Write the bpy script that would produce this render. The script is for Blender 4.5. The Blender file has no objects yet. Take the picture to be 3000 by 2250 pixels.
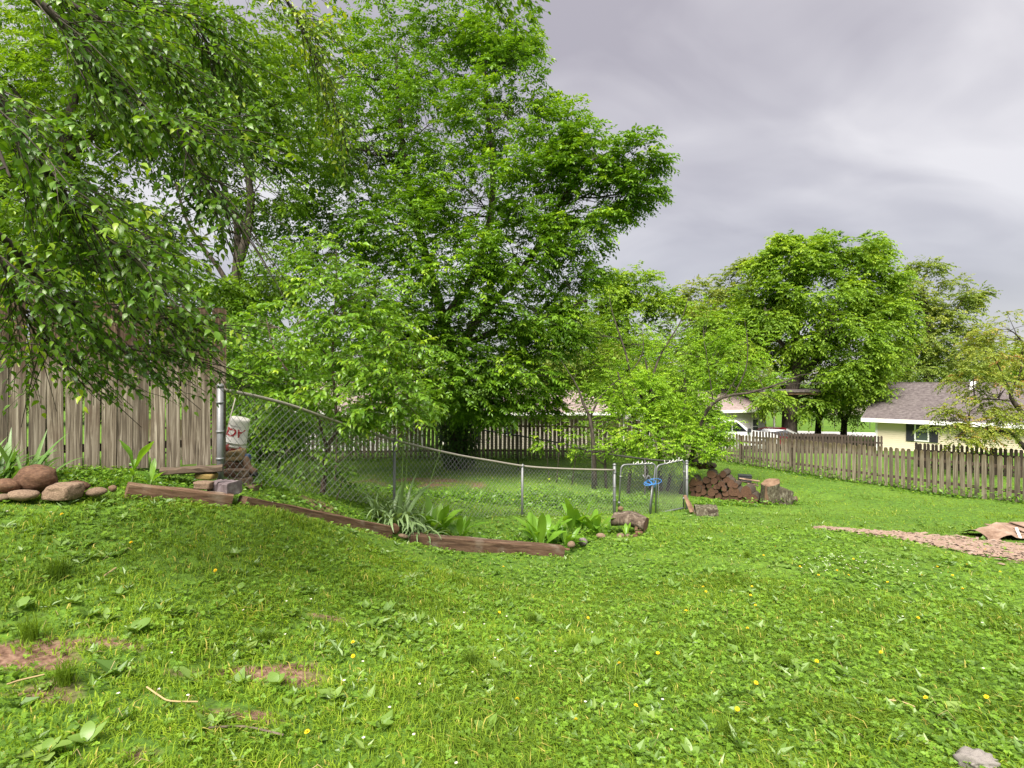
import bpy, math, random
import numpy as np
from mathutils import Matrix, Vector, noise
PI = math.pi
RNG = np.random.default_rng(7)
random.seed(7)
SC = bpy.context.scene
COL = SC.collection

# ------------------------------------------------------------------ camera, sky, sun, exposure
F = 1600.0; CX = 1500.0; HY = 1120.0; EYE = 1.5
cam_d = bpy.data.cameras.new('camera'); cam = bpy.data.objects.new('camera', cam_d); COL.objects.link(cam)
cam_d.sensor_width = 36.0; cam_d.lens = 36.0 * F / 3000.0; cam_d.shift_y = -5.0 / 3000.0
cam_d.clip_start = 0.05; cam_d.clip_end = 2000.0
cam.location = (0, 0, EYE); cam.rotation_euler = (PI / 2, 0, 0)
SC.camera = cam
SUN_EL, SUN_AZ = math.radians(54), math.radians(196)     # azimuth clockwise from +Y
world = bpy.data.worlds.new('World'); SC.world = world; world.use_nodes = True
def build_world():
    nt = world.node_tree; nt.nodes.clear(); N = nt.nodes.new; L = nt.links.new
    out = N('ShaderNodeOutputWorld'); mix = N('ShaderNodeMixShader'); mix.inputs[0].default_value = 0.93
    sky = N('ShaderNodeTexSky'); sky.sky_type = 'NISHITA'; sky.sun_disc = False
    sky.sun_elevation = SUN_EL; sky.sun_rotation = SUN_AZ
    bg1 = N('ShaderNodeBackground'); bg1.inputs[1].default_value = 0.06; L(sky.outputs[0], bg1.inputs[0])
    tc = N('ShaderNodeTexCoord'); sep = N('ShaderNodeSeparateXYZ'); L(tc.outputs['Generated'], sep.inputs[0])
    def math_(op, a, b=None, clamp=False):
        m = N('ShaderNodeMath'); m.operation = op; m.use_clamp = clamp
        for i, v in enumerate((a, b)):
            if v is None: continue
            if isinstance(v, (int, float)): m.inputs[i].default_value = v
            else: L(v, m.inputs[i])
        return m.outputs[0]
    zc = math_('MAXIMUM', sep.outputs[2], 0.0); zd = math_('ADD', zc, 0.5)
    cmb = N('ShaderNodeCombineXYZ'); L(math_('DIVIDE', sep.outputs[0], zd), cmb.inputs[0]); L(math_('DIVIDE', sep.outputs[1], zd), cmb.inputs[1])
    mp = N('ShaderNodeMapping'); mp.inputs['Rotation'].default_value = (0, 0, math.radians(28)); mp.inputs['Scale'].default_value = (0.75, 1.25, 1); mp.inputs['Location'].default_value = (13.7, 10.75, 21.0)
    L(cmb.outputs[0], mp.inputs[0])
    n1 = N('ShaderNodeTexNoise'); n1.inputs['Scale'].default_value = 1.7; n1.inputs['Detail'].default_value = 3.5; n1.inputs['Roughness'].default_value = 0.42; n1.inputs['Distortion'].default_value = 0.5
    n2 = N('ShaderNodeTexNoise'); n2.inputs['Scale'].default_value = 4.4; n2.inputs['Detail'].default_value = 5; n2.inputs['Roughness'].default_value = 0.45; n2.inputs['Distortion'].default_value = 0.6
    L(mp.outputs[0], n1.inputs['Vector']); L(mp.outputs[0], n2.inputs['Vector'])
    f = math_('ADD', math_('MULTIPLY', n1.outputs[0], 0.66), math_('MULTIPLY', n2.outputs[0], 0.34))
    rp = N('ShaderNodeValToRGB'); L(f, rp.inputs[0]); e = rp.color_ramp.elements
    e[0].position = 0.36; e[0].color = (0.42, 0.385, 0.415, 1); e[1].position = 0.64; e[1].color = (0.83, 0.79, 0.79, 1)
    m = rp.color_ramp.elements.new(0.5); m.color = (0.595, 0.56, 0.58, 1)
    grad = math_('ADD', math_('MULTIPLY', zc, 0.55), 0.87)
    vm = N('ShaderNodeVectorMath'); vm.operation = 'SCALE'; L(rp.outputs[0], vm.inputs[0]); L(grad, vm.inputs['Scale'])
    bg2 = N('ShaderNodeBackground'); bg2.inputs[1].default_value = 0.130; L(vm.outputs[0], bg2.inputs[0])
    L(bg1.outputs[0], mix.inputs[1]); L(bg2.outputs[0], mix.inputs[2]); L(mix.outputs[0], out.inputs[0])
build_world()
sun_d = bpy.data.lights.new('sun', 'SUN'); sun_d.energy = 1.5; sun_d.angle = math.radians(40); sun_d.color = (1.0, 0.95, 0.86)
sun = bpy.data.objects.new('sun', sun_d); COL.objects.link(sun)
sv = Vector((math.sin(SUN_AZ) * math.cos(SUN_EL), math.cos(SUN_AZ) * math.cos(SUN_EL), math.sin(SUN_EL)))
sun.rotation_euler = sv.to_track_quat('Z', 'Y').to_euler(); sun.location = (0, 0, 40)
vs = SC.view_settings; vs.view_transform = 'Standard'; vs.look = 'None'; vs.gamma = 1.0; vs.use_curve_mapping = False
vs.exposure = 2.9
SC.render.engine = 'CYCLES'
cy = SC.cycles; cy.max_bounces = 8; cy.diffuse_bounces = 5; cy.glossy_bounces = 2; cy.transmission_bounces = 6; cy.transparent_max_bounces = 4
cy.use_denoising = True; cy.caustics_reflective = False; cy.caustics_refractive = False

# ------------------------------------------------------------------ helpers: terrain
def W(px, py, d): return np.array([(px - CX) / F * d, d, EYE - (py - HY) / F * d])
def base_h(y):
    yy = np.clip(y, -6, 60)
    return np.interp(yy, [-6, 0, 13.6, 15.6, 24.5, 28, 36, 52], [0.75, 0, -1.715, -1.9, -1.93, -2.15, -2.95, -3.02])
CTRL = np.array([
    (0, 0, 0), (0, 2.5, -.31), (2.5, 3, -.38), (0, 5, -.62), (3, 6, -.76), (-1.5, 1.6, -.1), (-2.06, 2.2, -.05), (-2.8, 3, .1), (-3.7, 4, .27),
    (-1.4, 4, -.3), (-1.2, 6, -.6), (-4.5, 5, .39), (-3.75, 5, .41), (-3.45, 5.15, .42), (-4.5, 5.55, .50), (-3.6, 6.05, .49), (-3.0, 5.9, .17), (-2.6, 6.9, -.27),
    (-1.8, 7.8, -.72), (-1.54, 8.2, -.94), (.77, 8.8, -1.17), (2.08, 9.5, -1.2), (-3.4, 6.6, .42), (-2.75, 7.8, -.05), (-1.96, 9, -.6), (.2, 11.4, -1.4),
    (2.5, 13.3, -1.7), (4.5, 14.2, -1.8), (-1, 11.5, -1.05), (-2.5, 10.5, -.7), (-4.5, 8.5, .1), (-6, 6, .55), (-6, 4, .5), (-5, 2, .3), (-6, 9, .15), (-8, 7, .5), (-8, 4, .6),
    (-4, 12, -.9), (-7, 12, -.6), (-10, 10, .0), (-10, 6, .5), (-12, 13, -.5), (-4, 17, -1.75), (-10, 18, -1.6), (7, 15, -1.85), (5, 10, -1.25), (8, 8, -1.0), (13.2, 14.2, -1.62), (10, 12, -1.5), (0, -3, .35), (-4, -1, .4), (4, 0, 0)])
_S2 = 2 * 2.9 ** 2
def _phi(x, y): return np.exp(-((x[:, None] - CTRL[None, :, 0]) ** 2 + (y[:, None] - CTRL[None, :, 1]) ** 2) / _S2)
_K = _phi(CTRL[:, 0], CTRL[:, 1]); _w = np.linalg.solve(_K + 0.02 * np.eye(len(CTRL)), CTRL[:, 2] - base_h(CTRL[:, 1]))
_perm = np.random.default_rng(3).random((256, 256))
def vnoise(x, y):
    xi = np.floor(x).astype(int); yi = np.floor(y).astype(int); fx = x - xi; fy = y - yi
    fx = fx * fx * (3 - 2 * fx); fy = fy * fy * (3 - 2 * fy)
    a = _perm[xi % 256, yi % 256]; b = _perm[(xi + 1) % 256, yi % 256]; c = _perm[xi % 256, (yi + 1) % 256]; d = _perm[(xi + 1) % 256, (yi + 1) % 256]
    return (a * (1 - fx) + b * fx) * (1 - fy) + (c * (1 - fx) + d * fx) * fy
EDGES = [(W(362, 1414, 5.25), W(668, 1447, 5.85), .12), (W(700, 1452, 5.95), W(1135, 1541, 8.0), .135), (W(1196, 1562, 8.15), W(1644, 1600, 8.85), .165)]
def terrain(x, y):
    x = np.atleast_1d(np.asarray(x, float)); y = np.atleast_1d(np.asarray(y, float))
    z = base_h(y)
    near = (np.abs(x + 0) < 30) & (y < 40)
    r = np.zeros_like(z)
    if near.any(): r[near] = _phi(x[near], y[near]) @ _w
    z = z + r
    for A, B, dn in EDGES:      # the ground meets the foot of every edging timber
        d = (B - A)[:2]; t = ((x - A[0]) * d[0] + (y - A[1]) * d[1]) / (d @ d); tc = np.clip(t, 0, 1); dist = np.hypot(x - A[0] - tc * d[0], y - A[1] - tc * d[1]); w = np.exp(-(dist / .34) ** 2); z = z * (1 - w) + w * (A[2] + (B[2] - A[2]) * tc - dn)
    return z + (vnoise(x * 1.7 + 9, y * 1.7 + 4) - .5) * 0.05 * (y < 60) + (vnoise(x * 6, y * 6) - .5) * .018 * (y < 30)
def th(x, y): return float(terrain([x], [y])[0])
_dg = np.concatenate([np.linspace(1.2, 30, 1400), np.linspace(30, 120, 900)])
def G(px, py):
    """the point of the ground seen at a pixel of the photograph"""
    x = (px - CX) / F * _dg; z = EYE - (py - HY) / F * _dg
    k = np.argmax(z <= terrain(x, _dg)); d = _dg[k]
    return np.array([(px - CX) / F * d, d, th((px - CX) / F * d, d)])

# ------------------------------------------------------------------ helpers: meshes and objects
def make_mesh(name, V, T=None, Q=None, tint=None, smooth=False):
    V = np.asarray(V, np.float32).reshape(-1, 3)
    T = np.zeros((0, 3), np.int32) if T is None or len(T) == 0 else np.asarray(T, np.int32).reshape(-1, 3)
    Q = np.zeros((0, 4), np.int32) if Q is None or len(Q) == 0 else np.asarray(Q, np.int32).reshape(-1, 4)
    me = bpy.data.meshes.new(name)
    me.vertices.add(len(V)); me.vertices.foreach_set('co', V.ravel())
    nl = T.size + Q.size; me.loops.add(nl)
    me.loops.foreach_set('vertex_index', np.concatenate([T.ravel(), Q.ravel()]).astype(np.int32))
    me.polygons.add(len(T) + len(Q))
    st = np.concatenate([np.arange(len(T)) * 3, T.size + np.arange(len(Q)) * 4]).astype(np.int32)
    me.polygons.foreach_set('loop_start', st)
    me.polygons.foreach_set('use_smooth', np.full(len(st), bool(smooth)))
    me.update(calc_edges=True)
    if tint is not None:
        a = me.attributes.new('tint', 'FLOAT', 'FACE'); a.data.foreach_set('value', np.asarray(tint, np.float32))
    return me
class Geo:
    def __init__(s): s.V = []; s.T = []; s.Q = []; s.tt = []; s.tq = []; s.n = 0
    def add(s, V, T=None, Q=None, tint=None):
        V = np.asarray(V, float).reshape(-1, 3); s.V.append(V)
        if T is not None and len(T):
            T = np.asarray(T, int).reshape(-1, 3); s.T.append(T + s.n); s.tt.append(np.full(len(T), .5) if tint is None else np.broadcast_to(tint, (len(T),)))
        if Q is not None and len(Q):
            Q = np.asarray(Q, int).reshape(-1, 4); s.Q.append(Q + s.n); s.tq.append(np.full(len(Q), .5) if tint is None else np.broadcast_to(tint, (len(Q),)))
        s.n += len(V); return s
    def box(s, lo, hi, tf=None):
        x0, y0, z0 = lo; x1, y1, z1 = hi
        V = np.array([(x0, y0, z0), (x1, y0, z0), (x1, y1, z0), (x0, y1, z0), (x0, y0, z1), (x1, y0, z1), (x1, y1, z1), (x0, y1, z1)], float)
        if tf is not None: V = tf(V)
        return s.add(V, Q=[(0, 3, 2, 1), (4, 5, 6, 7), (0, 1, 5, 4), (1, 2, 6, 5), (2, 3, 7, 6), (3, 0, 4, 7)])
    def tube(s, P, R, sides=6, cap=True):
        P = np.asarray(P, float); n = len(P); R = np.broadcast_to(np.asarray(R, float), (n,))
        t = np.gradient(P, axis=0); t /= np.linalg.norm(t, axis=1)[:, None] + 1e-9
        ref = np.array([0.0, 0, 1]) if abs(t[:, 2]).mean() < .8 else np.array([0.0, 1, 0])
        a = np.cross(t, ref); a /= np.linalg.norm(a, axis=1)[:, None] + 1e-9; b = np.cross(t, a)
        an = np.arange(sides) * 2 * PI / sides
        ring = P[:, None, :] + R[:, None, None] * (np.cos(an)[None, :, None] * a[:, None, :] + np.sin(an)[None, :, None] * b[:, None, :])
        i = np.arange(n - 1)[:, None] * sides; j = np.arange(sides)[None, :]; k = (j + 1) % sides
        Q = np.stack([i + j, i + k, i + k + sides, i + j + sides], -1).reshape(-1, 4)
        V = ring.reshape(-1, 3); T = []
        if cap and sides > 2:
            V = np.vstack([V, P[:1], P[-1:]]); c0 = n * sides; c1 = c0 + 1
            T = [(c0, (q + 1) % sides, q) for q in range(sides)] + [(c1, (n - 1) * sides + q, (n - 1) * sides + (q + 1) % sides) for q in range(sides)]
        return s.add(V, T=T, Q=Q)
    def grid(s, P):
        """P[u,v,3] -> quads"""
        P = np.asarray(P, float); nu, nv = P.shape[:2]
        i = np.arange(nu - 1)[:, None] * nv; j = np.arange(nv - 1)[None, :]
        return s.add(P.reshape(-1, 3), Q=np.stack([i + j, i + j + 1, i + j + 1 + nv, i + j + nv], -1).reshape(-1, 4))
    def prism(s, poly, y0, y1, tf=None):
        """convex-ish outline (x,z) pushed along y"""
        n = len(poly); V = [(x, y0, z) for x, z in poly] + [(x, y1, z) for x, z in poly]
        cx = sum(p[0] for p in poly) / n; cz = sum(p[1] for p in poly) / n
        V += [(cx, y0, cz), (cx, y1, cz)]; V = np.array(V, float)
        Q = [(i, (i + 1) % n, n + (i + 1) % n, n + i) for i in range(n)]
        T = [(2 * n, (i + 1) % n, i) for i in range(n)] + [(2 * n + 1, n + i, n + (i + 1) % n) for i in range(n)]
        return s.add(V if tf is None else tf(V), T=T, Q=Q)
    def mesh(s, name, off=None, smooth=False):
        V = np.vstack(s.V) if s.V else np.zeros((0, 3))
        if off is not None: V = V - np.asarray(off)
        T = np.vstack(s.T) if s.T else None; Q = np.vstack(s.Q) if s.Q else None
        tint = np.concatenate((s.tt or [np.zeros(0)]) + (s.tq or [np.zeros(0)]))
        return make_mesh(name, V, T, Q, tint, smooth)
def woff(o):
    v = np.zeros(3)
    while o is not None: v += np.array(o.location); o = o.parent
    return v
def link(name, me, mat=None, parent=None, loc=None):
    o = bpy.data.objects.new(name, me); COL.objects.link(o)
    if parent is not None: o.parent = parent
    if loc is not None: o.location = loc
    if mat is not None and me is not None and len(me.materials) == 0: me.materials.append(mat)
    return o
def part(name, geo, mat, root, smooth=False, kind=None, label=None):
    """geometry in world coordinates becomes a child of root"""
    o = link(name, geo.mesh(name, woff(root), smooth), mat, root)
    if kind: o['kind'] = kind
    if label: o['label'] = label
    return o
def tag(o, label, cat, group=None, kind=None):
    if label: o['label'] = label
    if cat: o['category'] = cat
    if group: o['group'] = group
    if kind: o['kind'] = kind
    return o
def thing(name, label, cat, loc, group=None, rz=0.0):
    o = bpy.data.objects.new(name, None); COL.objects.link(o); o.location = tuple(float(v) for v in loc); o.rotation_euler = (0, 0, rz); o.empty_display_size = .1
    return tag(o, label, cat, group)
def solo(name, geo, mat, label, cat, loc, group=None, smooth=False):
    """a thing that is one mesh; geometry in world coordinates"""
    o = link(name, geo.mesh(name, np.asarray(loc, float), smooth), mat, None, tuple(float(v) for v in loc))
    return tag(o, label, cat, group)
def dup(o, parent=None):
    c = o.copy(); COL.objects.link(c); c.parent = parent
    for ch in list(o.children): dup(ch, c)
    return c
def setting(name, geo, mat, smooth=False, kind='structure'):
    o = link(name, geo.mesh(name, None, smooth), mat); o['kind'] = kind; return o
def bez(p0, p1, p2, n):
    t = np.linspace(0, 1, n)[:, None]; p0, p1, p2 = map(np.asarray, (p0, p1, p2))
    return (1 - t) ** 2 * p0 + 2 * t * (1 - t) * p1 + t * t * p2
def smoothline(P, n):
    """Catmull-Rom through the points"""
    P = np.asarray(P, float); P = np.vstack([2 * P[0] - P[1], P, 2 * P[-1] - P[-2]]); out = []
    m = len(P) - 3
    for u in np.linspace(0, m - 1e-6, n):
        k = int(u); t = u - k; a, b, c, d = P[k:k + 4]
        out.append(.5 * (2 * b + (c - a) * t + (2 * a - 5 * b + 4 * c - d) * t * t + (3 * b - a - 3 * c + d) * t ** 3))
    return np.array(out)
def unit(v): return v / (np.linalg.norm(v, axis=-1, keepdims=True) + 1e-9)

# ------------------------------------------------------------------ materials
def mat_new(name):
    m = bpy.data.materials.new(name); m.use_nodes = True; nt = m.node_tree; nt.nodes.clear()
    return m, nt, nt.nodes.new, nt.links.new
def _ramp(N, cols, pos=None):
    r = N('ShaderNodeValToRGB'); e = r.color_ramp.elements
    pos = pos or np.linspace(0, 1, len(cols))
    while len(e) < len(cols): e.new(.5)
    for k, (c, p) in enumerate(zip(cols, pos)): e[k].position = p; e[k].color = (*c, 1)
    return r
def mat_leaf(name, cols, trans=.35, rough=.45, pos=None, spec=.35):
    m, nt, N, L = mat_new(name); out = N('ShaderNodeOutputMaterial')
    at = N('ShaderNodeAttribute'); at.attribute_name = 'tint'
    oi = N('ShaderNodeObjectInfo'); ad = N('ShaderNodeMath'); ad.operation = 'MULTIPLY_ADD'; L(oi.outputs['Random'], ad.inputs[0]); ad.inputs[1].default_value = .22; L(at.outputs['Fac'], ad.inputs[2])
    sb = N('ShaderNodeMath'); sb.operation = 'SUBTRACT'; L(ad.outputs[0], sb.inputs[0]); sb.inputs[1].default_value = .11
    r = _ramp(N, [(c[0] * 1.8, c[1] * 1.45, c[2] * 1.15) for c in cols], pos); L(sb.outputs[0], r.inputs[0])
    p = N('ShaderNodeBsdfPrincipled'); L(r.outputs[0], p.inputs['Base Color']); p.inputs['Roughness'].default_value = rough; p.inputs['Specular IOR Level'].default_value = spec
    t = N('ShaderNodeBsdfTranslucent'); g = N('ShaderNodeMix'); g.data_type = 'RGBA'; g.blend_type = 'MULTIPLY'; g.inputs[0].default_value = 1
    L(r.outputs[0], g.inputs[6]); g.inputs[7].default_value = (1.5, 1.45, .55, 1); L(g.outputs[2], t.inputs[0])
    x = N('ShaderNodeMixShader'); x.inputs[0].default_value = trans; L(p.outputs[0], x.inputs[1]); L(t.outputs[0], x.inputs[2]); L(x.outputs[0], out.inputs[0])
    return m
def mat_noise(name, cols, scale=6.0, stretch=(1, 1, 1), detail=6, rough=.85, bump=.3, pos=None, metal=0, per_object=True, spec=.3, dist=0.0, bump_dist=.02, second=None):
    m, nt, N, L = mat_new(name); out = N('ShaderNodeOutputMaterial'); p = N('ShaderNodeBsdfPrincipled')
    tc = N('ShaderNodeTexCoord'); mp = N('ShaderNodeMapping'); mp.inputs['Scale'].default_value = stretch; L(tc.outputs['Object'], mp.inputs[0])
    if per_object:
        oi = N('ShaderNodeObjectInfo'); ml = N('ShaderNodeMath'); ml.operation = 'MULTIPLY'; L(oi.outputs['Random'], ml.inputs[0]); ml.inputs[1].default_value = 37.0
        cb = N('ShaderNodeCombineXYZ'); [L(ml.outputs[0], cb.inputs[i]) for i in range(3)]; L(cb.outputs[0], mp.inputs['Location'])
    n = N('ShaderNodeTexNoise'); n.inputs['Scale'].default_value = scale; n.inputs['Detail'].default_value = detail; n.inputs['Roughness'].default_value = .62; n.inputs['Distortion'].default_value = dist
    L(mp.outputs[0], n.inputs['Vector']); r = _ramp(N, cols, pos); L(n.outputs[0], r.inputs[0]); colour = r.outputs[0]
    if second:
        n2 = N('ShaderNodeTexNoise'); n2.inputs['Scale'].default_value = second[1]; n2.inputs['Detail'].default_value = 4; L(tc.outputs['Object'], n2.inputs['Vector'])
        if per_object:
            va = N('ShaderNodeVectorMath'); va.operation = 'ADD'; L(tc.outputs['Object'], va.inputs[0]); L(cb.outputs[0], va.inputs[1]); L(va.outputs[0], n2.inputs['Vector'])
        r2 = _ramp(N, [(0, 0, 0), (1, 1, 1)], [second[2], min(1, second[2] + .14)]); L(n2.outputs[0], r2.inputs[0])
        mx = N('ShaderNodeMix'); mx.data_type = 'RGBA'; L(r2.outputs[0], mx.inputs[0]); L(colour, mx.inputs[6]); mx.inputs[7].default_value = (*second[0], 1); colour = mx.outputs[2]
    if per_object:
        hs = N('ShaderNodeHueSaturation'); mr = N('ShaderNodeMapRange'); L(oi.outputs['Random'], mr.inputs[0]); mr.inputs[3].default_value = .78; mr.inputs[4].default_value = 1.22
        L(mr.outputs[0], hs.inputs['Value']); L(colour, hs.inputs['Color']); colour = hs.outputs[0]
    L(colour, p.inputs['Base Color']); p.inputs['Roughness'].default_value = rough; p.inputs['Metallic'].default_value = metal; p.inputs['Specular IOR Level'].default_value = spec
    if bump:
        b = N('ShaderNodeBump'); b.inputs['Strength'].default_value = bump; b.inputs['Distance'].default_value = bump_dist; L(n.outputs[0], b.inputs['Height']); L(b.outputs[0], p.inputs['Normal'])
    L(p.outputs[0], out.inputs[0]); return m
def mat_plain(name, col, rough=.6, metal=0, spec=.4, scale=12, var=.16):
    c = np.array(col); return mat_noise(name, [tuple(c * (1 - var)), tuple(np.minimum(c * (1 + var), .95))], scale, rough=rough, metal=metal, bump=.05, per_object=False, spec=spec, pos=[.3, .7])
def mat_glass(name, col, rough=.08):
    m, nt, N, L = mat_new(name); out = N('ShaderNodeOutputMaterial'); p = N('ShaderNodeBsdfPrincipled')
    p.inputs['Base Color'].default_value = (*col, 1); p.inputs['Roughness'].default_value = rough; p.inputs['Specular IOR Level'].default_value = .8; p.inputs['Coat Weight'].default_value = .5
    L(p.outputs[0], out.inputs[0]); return m
M = {}
M['wire'] = mat_plain('fence_wire', (.22, .22, .22), .6)
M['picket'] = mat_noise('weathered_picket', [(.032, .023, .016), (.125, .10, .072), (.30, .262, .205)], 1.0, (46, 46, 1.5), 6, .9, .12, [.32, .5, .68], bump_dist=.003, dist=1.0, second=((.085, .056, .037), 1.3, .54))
def darken_top(m, z0, z1, col):  # multiplies the upper part of each board by a darker colour, noisy edge
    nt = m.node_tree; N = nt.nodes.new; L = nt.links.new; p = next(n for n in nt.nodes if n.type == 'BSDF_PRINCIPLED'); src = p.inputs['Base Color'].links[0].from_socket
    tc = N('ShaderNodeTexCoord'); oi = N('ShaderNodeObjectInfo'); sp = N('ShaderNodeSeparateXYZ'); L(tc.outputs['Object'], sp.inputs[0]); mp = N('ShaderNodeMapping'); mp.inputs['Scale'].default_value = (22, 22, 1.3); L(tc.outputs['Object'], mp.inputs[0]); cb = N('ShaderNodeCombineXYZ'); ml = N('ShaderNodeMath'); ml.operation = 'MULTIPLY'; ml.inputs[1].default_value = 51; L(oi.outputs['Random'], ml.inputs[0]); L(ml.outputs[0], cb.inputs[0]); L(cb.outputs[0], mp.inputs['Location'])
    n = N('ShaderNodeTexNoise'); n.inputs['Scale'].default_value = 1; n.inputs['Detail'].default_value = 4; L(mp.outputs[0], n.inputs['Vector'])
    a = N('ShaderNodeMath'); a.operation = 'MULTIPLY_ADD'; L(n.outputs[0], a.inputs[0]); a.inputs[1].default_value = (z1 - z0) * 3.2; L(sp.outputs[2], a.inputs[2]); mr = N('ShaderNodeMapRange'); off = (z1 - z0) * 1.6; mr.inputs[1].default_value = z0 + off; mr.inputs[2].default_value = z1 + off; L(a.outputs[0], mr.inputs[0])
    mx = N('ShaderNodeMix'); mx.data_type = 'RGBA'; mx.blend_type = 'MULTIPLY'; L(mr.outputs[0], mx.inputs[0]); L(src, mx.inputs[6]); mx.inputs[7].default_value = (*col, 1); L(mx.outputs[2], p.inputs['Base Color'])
darken_top(M['picket'], 1.0, 1.35, (.52, .40, .34))
M['rail_wood'] = mat_noise('rail_wood', [(.05, .035, .025), (.14, .10, .07)], 1.0, (3, 30, 30), 4, .9, .2)
M['picket_far'] = mat_noise('old_picket', [(.06, .046, .034), (.17, .137, .10), (.30, .258, .20)], 1.0, (40, 40, 1.6), 4, .9, .1, [.28, .5, .72], bump_dist=.004, second=((.075, .068, .045), 1.3, .57))
darken_top(M['picket_far'], .98, 1.14, (.62, .60, .45))
M['picket_dark'] = mat_noise('dark_picket', [(.028, .02, .016), (.075, .055, .042)], 1.0, (26, 26, 2), 4, .9, .2)
M['galv'] = mat_noise('galvanised_steel', [(.13, .133, .137), (.22, .225, .23)], 30, (1, 1, .4), 4, .5, .05, metal=.35, per_object=False, spec=.5)
M['galv_old'] = mat_noise('weathered_pipe', [(.20, .175, .14), (.36, .33, .29)], 22, detail=4, rough=.7, bump=.1, metal=.15, per_object=False)
M['dark_pipe'] = mat_noise('dark_pipe', [(.03, .03, .028), (.075, .07, .065)], 20, rough=.6, bump=.05, per_object=False)
M['tie'] = mat_noise('landscape_timber', [(.04, .022, .013), (.115, .064, .038), (.215, .145, .095)], 1.0, (3, 30, 30), 6, .9, .4, [.28, .5, .75], dist=.8, second=((.21, .165, .125), 3.2, .56))
M['rock_red'] = mat_noise('red_sandstone', [(.055, .028, .016), (.115, .06, .035), (.18, .105, .062)], 5.0, detail=8, rough=.85, bump=.3, pos=[.3, .52, .75], second=((.085, .06, .04), 2.4, .58))
M['rock_grey'] = mat_noise('brown_stone', [(.075, .050, .034), (.19, .128, .085), (.30, .225, .16)], 7.0, detail=8, rough=.9, bump=.4, pos=[.3, .52, .75])
M['rock_moss'] = mat_noise('mossy_stone', [(.10, .06, .02), (.22, .15, .05), (.16, .15, .04)], 8.0, detail=6, rough=.9, bump=.4, pos=[.3, .5, .75])
M['paver'] = mat_noise('purple_paver', [(.07, .05, .055), (.17, .135, .14), (.32, .29, .29)], 14, detail=6, rough=.9, bump=.3, pos=[.3, .55, .8])
M['log_bark'] = mat_noise('log_bark', [(.025, .017, .012), (.085, .062, .045), (.21, .18, .135)], 1.0, (16, 16, 5), 6, .95, .8, [.3, .52, .75], bump_dist=.04)
M['log_end'] = mat_noise('cut_log_end', [(.022, .011, .008), (.08, .04, .025), (.16, .088, .05)], 9, (1, 1, 1), 6, .9, .3, [.28, .5, .75])
M['log_light'] = mat_noise('pale_cut_wood', [(.06, .035, .022), (.135, .082, .05), (.22, .145, .095)], 7, (1, 1, .3), 6, .9, .3, [.28, .5, .75])
M['stump'] = mat_noise('stump_bark', [(.025, .02, .013), (.10, .085, .055), (.26, .25, .19)], 1.0, (22, 22, 9), 7, .95, .8, [.3, .52, .75], bump_dist=.04)
M['bark'] = mat_noise('tree_bark', [(.018, .014, .011), (.055, .044, .034), (.12, .10, .08)], 1.0, (14, 14, 4), 5, .95, .5, [.3, .55, .8], per_object=False)
M['bark_light'] = mat_noise('pale_bark', [(.05, .038, .028), (.13, .10, .075), (.24, .20, .155)], 1.0, (18, 18, 6), 5, .95, .4, [.3, .55, .8], per_object=False)
M['bark_cherry'] = mat_noise('cherry_bark', [(.04, .026, .02), (.13, .085, .065), (.26, .21, .18)], 1.0, (8, 8, 60), 4, .7, .3, [.35, .55, .8], per_object=False)
M['leaf_near'] = mat_leaf('overhang_leaf', [(.018, .055, .008), (.042, .115, .013), (.085, .185, .018), (.18, .27, .025)], .34, .35, [0, .4, .72, 1], .5)
M['leaf_big'] = mat_leaf('elm_leaf', [(.022, .070, .008), (.052, .135, .012), (.095, .215, .016), (.17, .30, .022)], .36, .42, [0, .42, .76, 1])
M['leaf_walnut'] = mat_leaf('walnut_leaf', [(.030, .080, .008), (.068, .155, .013), (.12, .235, .018), (.20, .31, .024)], .42, .45, [0, .42, .76, 1])
M['leaf_sap'] = mat_leaf('cherry_leaf', [(.030, .085, .012), (.065, .165, .017), (.115, .245, .022), (.20, .32, .028)], .36, .36, [0, .42, .76, 1], .5)
M['leaf_ivy'] = mat_leaf('ivy_leaf', [(.014, .042, .008), (.03, .078, .012), (.06, .125, .018)], .25, .4)
M['leaf_shrub'] = mat_leaf('shrub_leaf', [(.06, .14, .014), (.115, .25, .022), (.175, .33, .03), (.25, .35, .045)], .42, .5, [0, .42, .76, 1])
M['leaf_far'] = mat_leaf('far_leaf', [(.040, .105, .012), (.08, .175, .018), (.125, .24, .022), (.18, .30, .026)], .40, .55, [0, .42, .76, 1])
M['leaf_pale'] = mat_leaf('pale_leaf', [(.055, .105, .025), (.10, .17, .038), (.155, .225, .05), (.21, .27, .065)], .40, .55, [0, .42, .76, 1])
M['leaf_seed'] = mat_leaf('seeded_leaf', [(.055, .10, .018), (.10, .165, .026), (.15, .21, .035), (.20, .12, .06)], .38, .55, [0, .4, .72, 1])
M['leaf_broad'] = mat_leaf('broad_leaf', [(.05, .145, .018), (.085, .21, .024), (.13, .28, .03)], .4, .38, spec=.5)
M['leaf_strap'] = mat_leaf('strap_leaf', [(.06, .12, .06), (.10, .185, .095), (.16, .27, .15)], .3, .4, spec=.5)
M['leaf_iris'] = mat_leaf('iris_leaf', [(.035, .10, .03), (.065, .155, .04), (.11, .21, .05)], .3, .4, spec=.5)
M['leaf_weed'] = mat_leaf('weed_leaf', [(.05, .12, .025), (.085, .175, .04), (.135, .225, .075)], .3, .4, spec=.5)
M['grass'] = mat_leaf('grass_blade', [(.048, .105, .014), (.112, .215, .022), (.19, .32, .034), (.29, .31, .10)], .45, .6, [0, .4, .8, 1], .2)
M['clover'] = mat_leaf('clover_leaf', [(.045, .105, .013), (.085, .195, .02), (.14, .28, .035)], .38, .5)
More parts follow.
